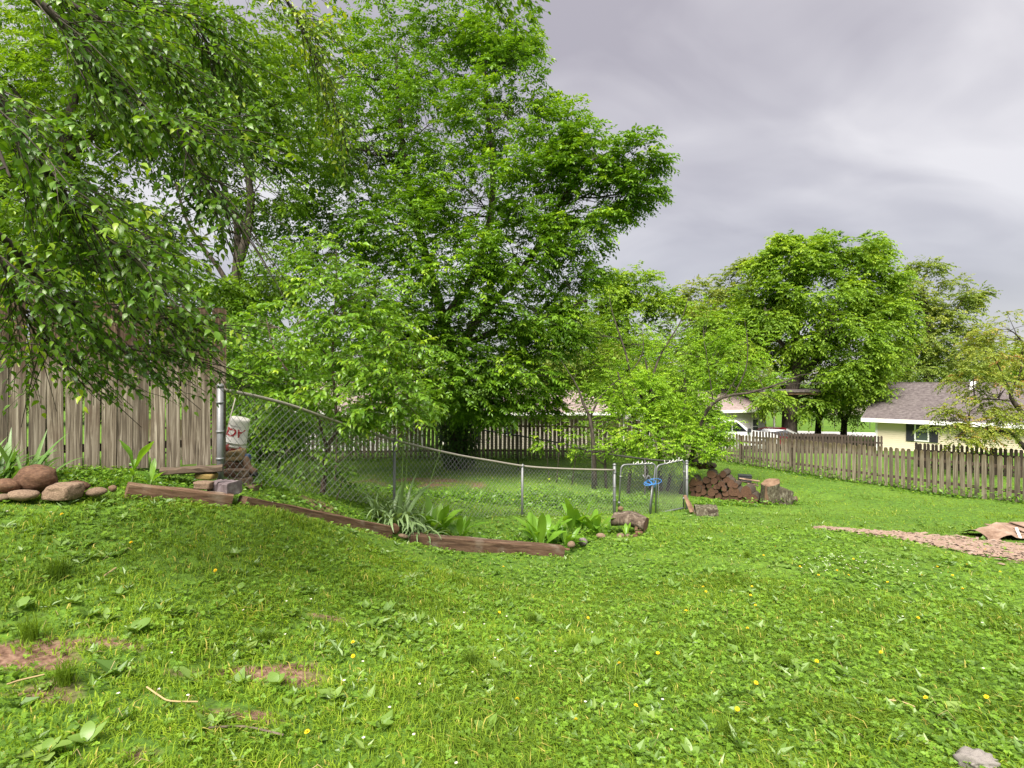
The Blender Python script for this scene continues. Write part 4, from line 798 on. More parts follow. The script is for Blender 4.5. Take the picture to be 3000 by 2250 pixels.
def car():
    A = W(2292, 1300, 35.5); A[2] = th(A[0], A[1]); tf = frame_tf(A, (.86, -.5), (.5, .86)); root = thing('parked_car', 'dark red hatchback with a bright reflecting windscreen parked behind the thick trunk', 'car', A)
    def loft(rows, mat, nm):
        """rows of (x, half width, z)"""
        g = Geo(); P = np.array([[(x, -w, z), (x, -w * .6, z + b), (x, w * .6, z + b), (x, w, z)] for x, w, z, b in rows]); g.grid(P); g.V[-1] = tf(g.V[-1]); return part(nm, g, mat, root, True)
    body = [(-1.95, .5), (-1.95, .35), (1.95, .35), (2.0, .6), (1.9, .82), (.95, .96), (-1.6, 1.0), (-1.98, .85)]
    part('body', Geo().prism(body, -.86, .86, tf), M['car_red'], root)
    loft([(-1.75, .80, .98, 0), (-1.45, .72, 1.32, .02), (-1.0, .66, 1.44, .03), (.0, .66, 1.44, .03), (.25, .68, 1.38, .03)], M['car_red'], 'roof')
    loft([(.25, .69, 1.38, .03), (1.05, .80, .97, .05)], M['lamp_and_glare'], 'windscreen')  # pale base colour stands in for the bright reflection on the glass
    for s in (-1, 1):
        g = Geo(); P = [(-1.6, s * .84, 1.0), (.95, s * .84, .98), (.22, s * .69, 1.38), (-1.0, s * .67, 1.42), (-1.4, s * .73, 1.3)]; g.add(tf(np.array(P)), T=[(0, 1, 2), (0, 2, 3), (0, 3, 4)]); part('side_window', g, M['glass_dark'], root)
    part('rear_window', Geo().add(tf(np.array([(-1.77, -.74, 1.0), (-1.77, .74, 1.0), (-1.42, .64, 1.36), (-1.42, -.64, 1.36)])), Q=[(0, 1, 2, 3)]), M['glass_dark'], root)
    for s in (-.62, .38): part('headlight', Geo().box((1.86, s, .62), (1.99, s + .26, .76), tf), M['lamp_and_glare'], root)
    part('mirror', Geo().box((.75, -1.0, .98), (.9, -.85, 1.1), tf), M['car_red'], root)
    for x in (-1.25, 1.3): wheel(root, tf, x, -.88, -.68, .31, .31); wheel(root, tf, x, .88, .68, .31, .31)
car()
def carport():
    A = W(2250, 1280, 38.5); z = th(A[0], A[1]); root = thing('carport', 'white carport with slim posts over the dark red car', 'carport', (A[0], A[1], z))
    for px, d in ((2268, 36.5), (2331, 38.5), (2268, 42.0), (2331, 43.5)):
        q = W(px, 1250, d); g = Geo().box((q[0] - .05, q[1] - .05, th(q[0], q[1]) - .1), (q[0] + .05, q[1] + .05, .85)); part('post', g, M['white_paint'], root)
    a = W(2245, 1170, 36); b = W(2350, 1170, 44); part('roof', Geo().box((a[0] - .2, a[1], .85), (b[0] + .2, b[1], 1.02)), M['shingle'], root)
    part('cross_beam', Geo().box((a[0] - .1, a[1] + .1, .69), (b[0], a[1] + .24, .85)), M['log_light'], root)
carport()
def far_chain():
    A = W(2345, 1262, 55); B = W(2620, 1266, 52); A[2] = th(A[0], A[1]); root = thing('far_wire_fence', 'thin dark wire fence across the grass beyond the road', 'fence', A); g = Geo()
    for t in np.linspace(0, 1, 9):
        q = A + (B - A) * t; z = th(q[0], q[1]); part('post', Geo().tube([(q[0], q[1], z - .1), (q[0], q[1], z + 1.25)], .03, 5), M['dark_pipe'], root)
    P = [A + (B - A) * t for t in np.linspace(0, 1, 9)]; P = np.array([(q[0], q[1], th(q[0], q[1]) + 1.22) for q in P]); part('top_rail', Geo().tube(P, .022, 5), M['dark_pipe'], root)
    for z in (.1, .4, .7, 1.0): g.tube(P - [0, 0, 1.22 - z], .004, 3, False)
    part('wire', g, M['dark_pipe'], root)
far_chain()
def low_shed():
    A = W(2332, 1290, 29.5); B = W(2490, 1290, 29.0); root = thing('dark_low_shed', 'low dark wooden box with a flat lid behind the picket fence near the tree trunk', 'shed', (A[0], A[1], th(A[0], A[1])))
    z = th(A[0], A[1]); zt = W(2400, 1277, 29.3)[2]; part('lid', Geo().box((A[0] - .1, A[1] - .1, zt - .06), (B[0] + .1, A[1] + 1.0, zt)), M['picket_dark'], root)
    x = A[0]
    while x < B[0] - .05: part('plank', Geo().box((x, A[1], z - .1), (x + .17, A[1] + .03, zt - .06)), M['picket_dark'], root); x += .18
    part('side', Geo().box((A[0], A[1] + .04, z - .1), (B[0], A[1] + .9, zt - .065)), M['picket_dark'], root)
low_shed()
# ------------------------------------------------------------------ leaves, sprays and trees
def _leaf_tpl(kind):
    if kind == 'kite':
        return np.array([(0, 0, 0), (.27, .42, .07), (0, 1, -.08), (-.27, .42, .07)], float), np.array([(0, 1, 2), (0, 2, 3)])
    V = np.array([(0, 0, 0), (0, .2, .015), (0, .45, .02), (0, .75, -.03), (0, 1, -.17)] + [(s * w, y, z) for s in (1, -1) for w, y, z in ((.20, .15, .05), (.27, .40, .08), (.13, .74, .0))], float); T = []
    for s in (5, 8):
        t = [(0, s, 1), (1, s, s + 1), (1, s + 1, 2), (2, s + 1, s + 2), (2, s + 2, 3), (3, s + 2, 4)]; T += t if s == 5 else [(a, c, b) for a, b, c in t]
    return V, np.array(T)
TPL = {k: _leaf_tpl(k) for k in ('kite', 'ovate')}
def leaf_axes(d, n):
    d = unit(d); s = unit(np.cross(d, n)); return s, d, np.cross(s, d)
def leaf_cloud(g, kind, pos, d, n, L, w, tint):
    V0, T0 = TPL[kind]; s, d, n = leaf_axes(d, n); N = len(pos); k = len(V0)
    V = pos[:, None, :] + L[:, None, None] * (V0[None, :, 0:1] * (w[:, None, None] * s[:, None, :]) + V0[None, :, 1:2] * d[:, None, :] + V0[None, :, 2:3] * n[:, None, :])
    T = (np.arange(N)[:, None, None] * k + T0[None]).reshape(-1, 3); g.add(V.reshape(-1, 3), T=T, tint=np.repeat(np.clip(tint, 0, 1), len(T0)))
UP = np.array([0, 0, 1.0])
def spray_leaves(o, dr, L, K, leafL, leafW, droop, tint, r, fold=.25, spread=.85):
    """alternate leaves along drooping twigs: arrays of position, direction, normal, length, width, tint"""
    S = len(o); t = (np.arange(K)[None, :] + .6 + r.uniform(-.2, .2, (S, K))) / K; t = np.clip(t, .05, 1)
    L = np.broadcast_to(L, (S,)); P = o[:, None, :] + dr[:, None, :] * (L[:, None] * t)[..., None] - UP * (droop * L[:, None] * t ** 2)[..., None]
    tan = unit(dr[:, None, :] - UP * (2 * droop * t)[..., None]); side = unit(np.cross(tan, UP) + 1e-4); sg = np.where(np.arange(K) % 2 == 0, 1., -1.)[None, :, None]
    sg = np.where((np.arange(K) == K - 1)[None, :, None], .1, sg)
    D = unit(tan * .62 + side * sg * spread - UP * fold + r.normal(0, .22, (S, K, 3))); Nn = unit(UP + side * sg * .15 + r.normal(0, .38, (S, K, 3)))
    sz = (.75 + .4 * np.sin(PI * np.clip(t, 0, 1)))* (1 + r.normal(0, .12, (S, K)))
    tn = tint[:, None] + .22 * t ** 3 + r.normal(0, .075, (S, K))
    f = lambda a: a.reshape(-1, a.shape[-1]) if a.ndim == 3 else a.ravel()
    return f(P), f(D), f(Nn), f(leafL * sz), f(leafW * (1 + r.normal(0, .1, (S, K)))), f(tn)
def clump_sprays(blobs, per_clump, r, flat=.55, csize=.42):
    """blobs: (centre, (rx,ry,rz), clumps) -> spray origins, directions, tints, and the clump centres of every blob"""
    O, D, Tn, C = [], [], [], []
    for c, rad, n in blobs:
        c = np.asarray(c); rad = np.asarray(rad, float); u = unit(r.normal(size=(n, 3))); rr = r.uniform(.25, 1, n) ** .45
        cc = c + u * rr[:, None] * rad; C.append(cc); m = per_clump; cs = csize * rad.mean() / max(1, n / 14) ** .33
        off = r.normal(size=(n, m, 3)) * np.array([1, 1, flat]) * cs * .62
        o = cc[:, None] + off; out = unit(o - c); dr = unit(out * np.array([1, 1, .55]) + unit(off) * .55 + r.normal(0, .45, (n, m, 3)) + UP * .12)
        tb = np.clip(r.normal(.40, .12, n), .1, .75)[:, None] + r.normal(0, .09, (n, m)) + .10 * off[..., 2] / (cs + 1e-6)
        O.append(o.reshape(-1, 3)); D.append(dr.reshape(-1, 3)); Tn.append(tb.ravel())
    return np.vstack(O), np.vstack(D), np.concatenate(Tn), C
def PB(px, py, d, rx, ry, n, depth=None):
    """a crown lobe from its place and size in the picture"""
    c = W(px, py, d); a = rx / F * d; b = ry / F * d; return (c, (a, depth or (a + b) * .5, b), n)
def branch_tubes(g, nodes, nrad, blobs, C, r, thin=.006, limb=.45, sides=5, twigs=True):
    """a limb to every lobe and a twig to every clump"""
    nodes = np.asarray(nodes); nrad = np.asarray(nrad)
    for (c, rad, n), cc in zip(blobs, C):
        c = np.asarray(c); dist = np.linalg.norm(nodes - c, axis=1) + 1.3 * np.maximum(0, nodes[:, 2] - c[2] + .2 * rad[2]); k = int(np.argmin(dist)); p = nodes[k]; Lg = np.linalg.norm(c - p)
        mid = p + (c - p) * .5 + UP * .12 * Lg + r.normal(0, .06 * Lg, 3); P = bez(p, mid, c, 9); P[1:-1] += r.normal(0, .012 * Lg, (7, 3)); r0 = max(thin * 2, min(nrad[k] * limb * 1.3, .012 * Lg + .012)); R = np.linspace(r0, max(thin * 1.6, r0 * .3), 9); g.tube(P, R, sides)
        if not twigs: continue
        for q in cc:
            j = 2 + r.integers(0, 7); a = P[j]; m = a + (q - a) * .5 + r.normal(0, .08 * np.linalg.norm(q - a) + 1e-6, 3) + UP * .05; g.tube(bez(a, m, q + (q - a) * .25, 5), np.linspace(min(R[j] * .6, thin * 3.2), thin * .6, 5), 3, False)
def densify(P, R, n=14): P = smoothline(P, n); return P, np.interp(np.linspace(0, 1, n), np.linspace(0, 1, len(R)), R)
def tree(name, label, cat, stems, blobs, lmat, bmat, per=14, L=.5, K=11, leafL=.085, leafW=.9, droop=.35, seed=1, group=None, kind='kite', thin=.008, base=None, rachis=0, twigs=True, flat=.55, fold=.25, csize=.42, sides=7, extra=None):
    r = np.random.default_rng(seed); stems = [densify(*s) for s in stems]; b = stems[0][0][0] if base is None else base
    root = thing(name, label, cat, b, group); g = Geo()
    for P, R in stems: g.tube(P, R, sides)
    part('trunk', g, bmat, root, True)
    if not blobs: return root
    O, D, Tn, C = clump_sprays(blobs, per, r, flat, csize); nodes = np.vstack([P for P, R in stems]); nr = np.concatenate([R for P, R in stems])
    g = Geo(); branch_tubes(g, nodes, nr, blobs, C, r, thin, twigs=twigs)
    if rachis:
        for o, d in zip(O, D): t = np.linspace(0, 1, 4)[:, None]; g.tube(o + d * L * t - UP * droop * L * t * t, np.linspace(rachis, rachis * .4, 4), 3, False)
    part('branches', g, bmat, root, True, kind='stuff')
    a = spray_leaves(O, D, L * (1 + r.normal(0, .18, len(O))), K, leafL, leafW, droop, Tn, r, fold)
    if extra: a = extra(root, a, r)
    g = Geo(); leaf_cloud(g, kind, *a); part('crown', g, lmat, root, kind == 'ovate', kind='stuff'); return root
def leaf_objects(root, a, count, lmat, score, tpl='ovate', variants=3):
    """the COUNT leaves that show largest become parts of their own; returns the rest"""
    k = np.argsort(-score)[:count]; V0, T0 = TPL[tpl]; ms = []
    for v in range(variants):
        V = V0.copy(); V[:, 2] += (v - 1) * .08 * V[:, 1] ** 2; V[:, 0] *= 1 + .08 * (v - 1); ms.append(make_mesh('leaf', V, T0, None, np.full(len(T0), .33 + .14 * v), True)); ms[-1].materials.append(lmat)
    s, d, n = leaf_axes(a[1][k], a[2][k]); o0 = woff(root); order = np.argsort(np.argsort(a[5][k])) * variants // count
    for i, q in enumerate(k):
        o = bpy.data.objects.new('leaf', ms[order[i]]); COL.objects.link(o); o.parent = root; l = a[3][q]; w = a[4][q] * l; p = a[0][q] - o0
        o.matrix_basis = Matrix(((s[i, 0] * w, d[i, 0] * l, n[i, 0] * l, p[0]), (s[i, 1] * w, d[i, 1] * l, n[i, 1] * l, p[1]), (s[i, 2] * w, d[i, 2] * l, n[i, 2] * l, p[2]), (0, 0, 0, 1)))
    keep = np.ones(len(a[0]), bool); keep[k] = False; return tuple(x[keep] for x in a)
def in_view_score(a, face=True):
    P = a[0]; y = np.maximum(P[:, 1], .1); px = P[:, 0] / y * F + CX; py = HY - (P[:, 2] - EYE) / y * F; ok = (px > 0) & (px < 3000) & (py > 0) & (py < 2250)
    v = unit(np.array([0, 0, EYE]) - P); n = leaf_axes(a[1], a[2])[2]; return np.where(ok, a[3] / y * (np.abs((v * n).sum(1)) + .15), 0)
def gp(px, py, d): p = W(px, py, d); p[2] = th(p[0], p[1]) - .05; return p

# the big tree whose ivy covered trunk stands at the back fence
def big_tree():
    b = gp(1338, 1350, 21.6); tr = [b, W(1340, 1230, 21.6), W(1335, 1080, 21.3), W(1300, 940, 21), W(1255, 780, 20.6), W(1200, 560, 20.4), W(1170, 340, 20.4), W(1160, 150, 20.4)]
    s2 = [W(1335, 1060, 21.3), W(1400, 930, 20.6), W(1500, 830, 20), W(1590, 700, 19.4), W(1660, 560, 19), W(1740, 470, 18.6), W(1830, 430, 18.4)]
    s3 = [W(1300, 940, 21), W(1390, 800, 20.5), W(1440, 620, 20.2), W(1440, 430, 20), W(1420, 260, 20), W(1430, 120, 20)]
    s4 = [W(1330, 1040, 21.2), W(1240, 1000, 19.6), W(1120, 960, 18.2), W(1000, 900, 17.5)]; s5 = [W(1360, 1010, 21), W(1480, 960, 19.6), W(1600, 930, 19), W(1720, 880, 18.8)]
    stems = [(tr, [.34, .30, .26, .22, .18, .13, .09, .04]), (s2, [.2, .17, .14, .11, .08, .05, .03]), (s3, [.18, .15, .12, .09, .06, .03]), (s4, [.15, .12, .09, .05]), (s5, [.15, .11, .08, .05])]
    bl = [PB(1470, 95, 20.5, 110, 80, 14), PB(1330, 60, 20.8, 130, 80, 12), PB(1510, 200, 20, 90, 80, 12), PB(1180, 140, 21, 200, 120, 18), PB(990, 230, 20.5, 190, 150, 18), PB(1490, 330, 19.4, 150, 110, 20), PB(1270, 350, 19.6, 190, 150, 22), PB(1060, 440, 19.3, 190, 150, 20),
          PB(1630, 400, 19, 100, 70, 12), PB(1740, 455, 18.6, 110, 75, 15), PB(1860, 470, 18.2, 70, 60, 9), PB(1880, 570, 18.2, 60, 45, 8), PB(1740, 580, 18.5, 120, 60, 14), PB(1590, 560, 18.7, 140, 100, 18), PB(1380, 560, 18.7, 170, 120, 20), PB(1180, 640, 18.4, 170, 120, 20), PB(1000, 650, 18.6, 130, 110, 15),
          PB(1680, 690, 18.8, 95, 60, 11), PB(1770, 660, 18.4, 50, 45, 6), PB(1500, 730, 18.4, 150, 100, 18), PB(1310, 780, 18.1, 170, 110, 20), PB(1110, 830, 18, 160, 110, 18), PB(1660, 820, 18.9, 95, 75, 11), PB(1560, 900, 18.6, 130, 90, 15), PB(1390, 950, 18, 150, 95, 18), PB(1210, 990, 17.6, 160, 95, 17), PB(1050, 1010, 17.5, 120, 100, 12),
          PB(1600, 1010, 19.2, 80, 80, 10), PB(1490, 1070, 18.6, 130, 80, 15), PB(1350, 1110, 18, 130, 70, 14), PB(1200, 1140, 17.8, 120, 70, 12), PB(1560, 1140, 19, 90, 45, 9), PB(1450, 1180, 18.8, 110, 40, 10), PB(1590, 1185, 19.6, 70, 28, 6), PB(1500, 1205, 19.2, 90, 22, 6), PB(1400, 1215, 18.6, 60, 25, 4), PB(1690, 930, 19.4, 60, 60, 6), PB(900, 420, 19.5, 120, 130, 12), PB(860, 700, 18.5, 100, 130, 11), PB(1200, 250, 22.5, 220, 160, 13), PB(1020, 520, 22, 180, 150, 11), PB(1350, 640, 22, 200, 130, 13), PB(1480, 430, 22, 130, 120, 9), PB(1200, 850, 21.5, 190, 110, 11), PB(1450, 880, 21.5, 150, 110, 10), PB(1350, 1040, 20.5, 170, 70, 10), PB(920, 250, 22, 150, 170, 10)]
    tree('big_elm_tree', 'big spreading tree with dense bright green crown and a dark trunk at the back fence', 'tree', stems, bl, M['leaf_big'], M['bark'], per=22, L=.55, K=12, leafL=.155, leafW=.88, droop=.3, seed=11, base=b, csize=.40)
    # ivy up the trunk
    r = np.random.default_rng(5); n = 3600; z = r.uniform(0, 1, n) ** .8; an = r.uniform(0, 2 * PI, n); rad = .42 + .34 * np.sin(PI * np.clip(z * .9 + .08, 0, 1)) + .12 * np.sin(3 * an + 5 * z); px = b[0] + .05; H = 3.1
    P = np.stack([px + rad * np.cos(an) * r.uniform(.75, 1.08, n), b[1] - .05 + rad * np.sin(an) * .9, b[2] + z * H], 1); out = np.stack([np.cos(an), np.sin(an), 0 * an], 1)
    g = Geo(); leaf_cloud(g, 'kite', P, unit(-UP * .8 + out * .35 + r.normal(0, .4, (n, 3))), unit(out + UP * .5 + r.normal(0, .3, (n, 3))), r.uniform(.09, .16, n), np.full(n, 1.4), np.clip(r.normal(.35, .2, n), 0, 1))
    root = thing('ivy', 'dark ivy wrapped thickly round the trunk at the back fence', 'ivy', b); part('foliage', g, M['leaf_ivy'], root, kind='stuff'); g = Geo()
    for k in range(7): q = np.linspace(0, 1, 9); aa = k * .9 + q * 1.2; g.tube(np.stack([b[0] + .4 * np.cos(aa), b[1] + .4 * np.sin(aa), b[2] + q * H], 1), .02, 4)
    part('vine', g, M['bark'], root, kind='stuff')
big_tree()
# walnut trees behind the tall board fence
WL = dict(group='walnut trees behind the tall fence', lmat=M['leaf_walnut'], bmat=M['bark'], per=22, L=.5, K=13, leafL=.145, leafW=.74, droop=.45, csize=.5)
tree('walnut_tree', 'walnut tree whose forked dark trunk shows in the sky gap beside the tall fence', 'tree',
     [([gp(680, 1300, 15.5), W(690, 1050, 15.5), W(688, 920, 15.5), W(695, 790, 15.5), W(722, 690, 15.5), W(735, 560, 15.6), W(700, 380, 15.8), W(690, 180, 16)], [.19, .17, .16, .145, .12, .10, .07, .03]), ([W(690, 800, 15.5), W(694, 740, 15.6), W(690, 640, 15.8), W(640, 520, 16), W(560, 380, 16)], [.11, .10, .09, .06, .03]), ([W(690, 900, 15.5), W(650, 800, 15.3), W(590, 720, 15.2), W(545, 640, 15), W(515, 540, 15)], [.08, .07, .055, .045, .03]), ([W(730, 685, 15.5), W(680, 680, 15.4), W(640, 672, 15.2), W(600, 690, 15)], [.05, .045, .03, .02])],
     [PB(700, 120, 16, 190, 120, 18), PB(520, 200, 16, 150, 130, 14), PB(820, 300, 16, 120, 140, 14), PB(640, 380, 16, 150, 110, 13), PB(440, 400, 15.6, 100, 90, 8), PB(780, 520, 15.8, 100, 110, 11), PB(620, 520, 15.8, 90, 60, 6), PB(760, 860, 15, 90, 90, 8), PB(640, 880, 14.6, 110, 60, 9), PB(820, 800, 15.3, 80, 90, 8), PB(520, 850, 14.2, 120, 50, 8)], seed=21, thin=.007, **WL)
tree('walnut_tree', 'walnut tree with a dark trunk half hidden behind the hanging branches', 'tree',
     [([gp(120, 1250, 14), W(140, 900, 14), W(150, 620, 14), W(178, 500, 14), W(210, 330, 14.2), W(240, 100, 14.5)], [.24, .22, .20, .18, .12, .05]), ([W(175, 510, 14), W(130, 400, 14), W(40, 260, 14)], [.1, .08, .04]), ([W(178, 500, 14), W(270, 400, 14), W(380, 300, 14.5)], [.1, .07, .03])],
     [PB(100, 110, 14.5, 190, 130, 17), PB(330, 90, 14.8, 170, 120, 16), PB(60, 330, 14, 130, 130, 13), PB(290, 300, 14.4, 160, 120, 14), PB(70, 560, 13.6, 120, 110, 11), PB(290, 560, 14, 120, 90, 9), PB(160, 760, 13.4, 170, 80, 12), PB(390, 740, 13.6, 120, 70, 9), PB(-60, 200, 14, 100, 160, 7), PB(350, 880, 13, 150, 50, 9), PB(-40, 780, 13, 110, 100, 7)], seed=22, thin=.007, **WL)
tree('walnut_tree', 'walnut tree with the farthest crown in the top corner behind the hanging branches', 'tree', [([gp(-60, 1250, 17), W(-20, 700, 17), W(60, 400, 17), W(150, 150, 17)], [.24, .2, .14, .05]), ([W(20, 550, 17), W(200, 420, 17), W(380, 350, 17.5)], [.1, .07, .03])], [PB(60, 200, 17, 170, 130, 13), PB(230, 130, 17.5, 150, 120, 12), PB(420, 230, 17.5, 130, 110, 11), PB(180, 420, 17, 150, 110, 12), PB(30, 560, 17, 130, 110, 11), PB(330, 620, 17, 120, 90, 10), PB(220, 690, 16.5, 150, 70, 11), PB(60, 830, 16.5, 140, 80, 10), PB(420, 60, 17.5, 120, 70, 8), PB(450, 760, 17, 80, 50, 6)], seed=23, thin=.007, **WL)
# dark shrubs and vines behind the wire fence, around the young tree
SH = dict(lmat=M['leaf_big'], bmat=M['bark_light'], L=.34, K=9, leafL=.085, leafW=1.0, droop=.3, kind='kite', thin=.005, csize=.45)
tree('fence_shrub', 'leafy green shrub filling the corner behind the bucket and the wire fence', 'shrub', [([gp(760, 1420, 9.8), W(762, 1330, 9.8), W(750, 1220, 9.8), W(740, 1100, 9.8)], [.03, .028, .02, .012]), ([gp(800, 1425, 10), W(830, 1320, 10), W(860, 1200, 10)], [.025, .02, .012])],
     [PB(720, 1120, 9.8, 90, 90, 12), PB(760, 1230, 9.6, 100, 70, 13), PB(830, 1275, 9.6, 70, 40, 6), PB(740, 1300, 9.4, 60, 40, 5), PB(850, 1190, 10.2, 100, 90, 11), PB(700, 960, 10.3, 90, 90, 11), PB(790, 1040, 10.2, 90, 80, 10)], per=19, seed=31, **SH)
tree('fence_shrub', 'dim leafy shrub under the big tree behind the wire fence post', 'shrub', [([gp(980, 1400, 13.5), W(985, 1330, 13.5), W(990, 1230, 13.5)], [.03, .028, .015])], [PB(960, 1220, 13.4, 90, 70, 10), PB(1090, 1160, 14, 110, 60, 11), PB(880, 1100, 13, 110, 80, 11), PB(1010, 1090, 13.6, 110, 70, 9), PB(1210, 1180, 15.5, 80, 50, 7), PB(1120, 1250, 17, 90, 45, 8), PB(1230, 1270, 19, 60, 50, 6), PB(1020, 1270, 15, 80, 45, 6)], per=19, seed=32, **SH)

# the young cherry in front of the wire fence
def young_cherry():
    b = W(943, 1482, 8.50); b[2] = th(b[0], b[1]) - .05
    s1 = [b, W(946, 1440, 8.50), W(950, 1390, 8.55), W(957, 1318, 8.60), W(977, 1279, 8.65), W(992, 1255, 8.65), W(986, 1225, 8.65), W(981, 1155, 8.65), W(974, 1050, 8.65), W(978, 950, 8.65), W(985, 850, 8.65), W(985, 735, 8.65)]
    s2 = [W(957, 1318, 8.60), W(945, 1270, 8.55), W(916, 1186, 8.45), W(862, 1110, 8.35), W(820, 1056, 8.35), W(795, 1000, 8.35), W(780, 930, 8.35)]
    s3 = [W(982, 1170, 8.65), W(1030, 1110, 8.45), W(1100, 1050, 8.25), W(1180, 1010, 8.15)]; s4 = [W(990, 1240, 8.65), W(1060, 1200, 8.35), W(1150, 1180, 8.25), W(1230, 1160, 8.15)]; s5 = [W(976, 1060, 8.65), W(920, 1000, 8.45), W(870, 950, 8.35)]
    st = [(s1, [.05, .045, .042, .038, .03, .028, .026, .024, .02, .016, .011, .004]), (s2, [.026, .024, .02, .017, .014, .010, .005]), (s3, [.013, .011, .008, .004]), (s4, [.013, .011, .008, .004]), (s5, [.012, .01, .005])]
    bl = [PB(985, 760, 8.65, 60, 60, 5, .4), PB(965, 840, 8.65, 100, 55, 7, .5), PB(1060, 860, 8.55, 80, 45, 5, .5), PB(900, 910, 8.55, 80, 40, 5, .5), PB(1010, 930, 8.45, 120, 40, 8, .5), PB(1120, 960, 8.25, 90, 30, 5, .4), PB(1185, 1015, 8.15, 60, 25, 4, .35), PB(820, 960, 8.35, 80, 40, 5, .45), PB(770, 1030, 8.25, 90, 40, 6, .45), PB(880, 1060, 8.25, 90, 40, 5, .45), PB(1040, 1030, 8.25, 110, 35, 7, .5),
          PB(1140, 1090, 8.15, 90, 28, 5, .4), PB(740, 1110, 8.15, 90, 40, 6, .45), PB(850, 1150, 8.30, 100, 35, 6, .45), PB(1040, 1140, 8.30, 110, 35, 6, .45), PB(1190, 1155, 8.30, 90, 26, 5, .4), PB(1110, 1205, 8.20, 100, 30, 5, .45), PB(980, 1215, 8.20, 80, 35, 5, .4), PB(1220, 1215, 8.30, 60, 24, 4, .35), PB(820, 1200, 8.15, 60, 25, 2, .3), PB(900, 1335, 8.25, 40, 25, 2, .2), PB(955, 1390, 8.25, 15, 20, 1, .1)]
    def ext(root, a, r): return leaf_objects(root, a, 300, M['leaf_sap'], in_view_score(a))
    tree('young_cherry_tree', 'slim young tree with layered pointed leaves growing at the wire fence above the long timber', 'tree', st, bl, M['leaf_sap'], M['bark_cherry'], per=8, L=.38, K=10, leafL=.094, leafW=.92, droop=.28, seed=41, kind='ovate', thin=.0035, base=b, rachis=.0022, flat=.25, fold=.3, csize=.46, extra=ext)
    q = W(985, 1482, 8.35); q[2] = th(q[0], q[1]); g = Geo().tube([q, W(1000, 1420, 8.35), W(1010, 1370, 8.35)], [.008, .007, .004], 5); root = thing('seedling', 'thin reddish seedling with a few leaves right of the young tree trunk', 'seedling', q); part('stem', g, M['bark_cherry'], root)
    r = np.random.default_rng(3); O = np.repeat(np.array([W(1008, 1380, 8.35), W(1004, 1400, 8.35), W(1000, 1420, 8.35)]), 4, 0); D = unit(r.normal(size=(12, 3)) + [0, 0, .2]); a = spray_leaves(O, D, .2, 5, .05, 1.0, .3, np.full(12, .45), r); k = 0
    ms = make_mesh('leaf', TPL['ovate'][0], TPL['ovate'][1], None, np.full(12, .45)); ms.materials.append(M['leaf_sap'])
    leaf_objects(root, a, 60, M['leaf_sap'], in_view_score(a))
young_cherry()
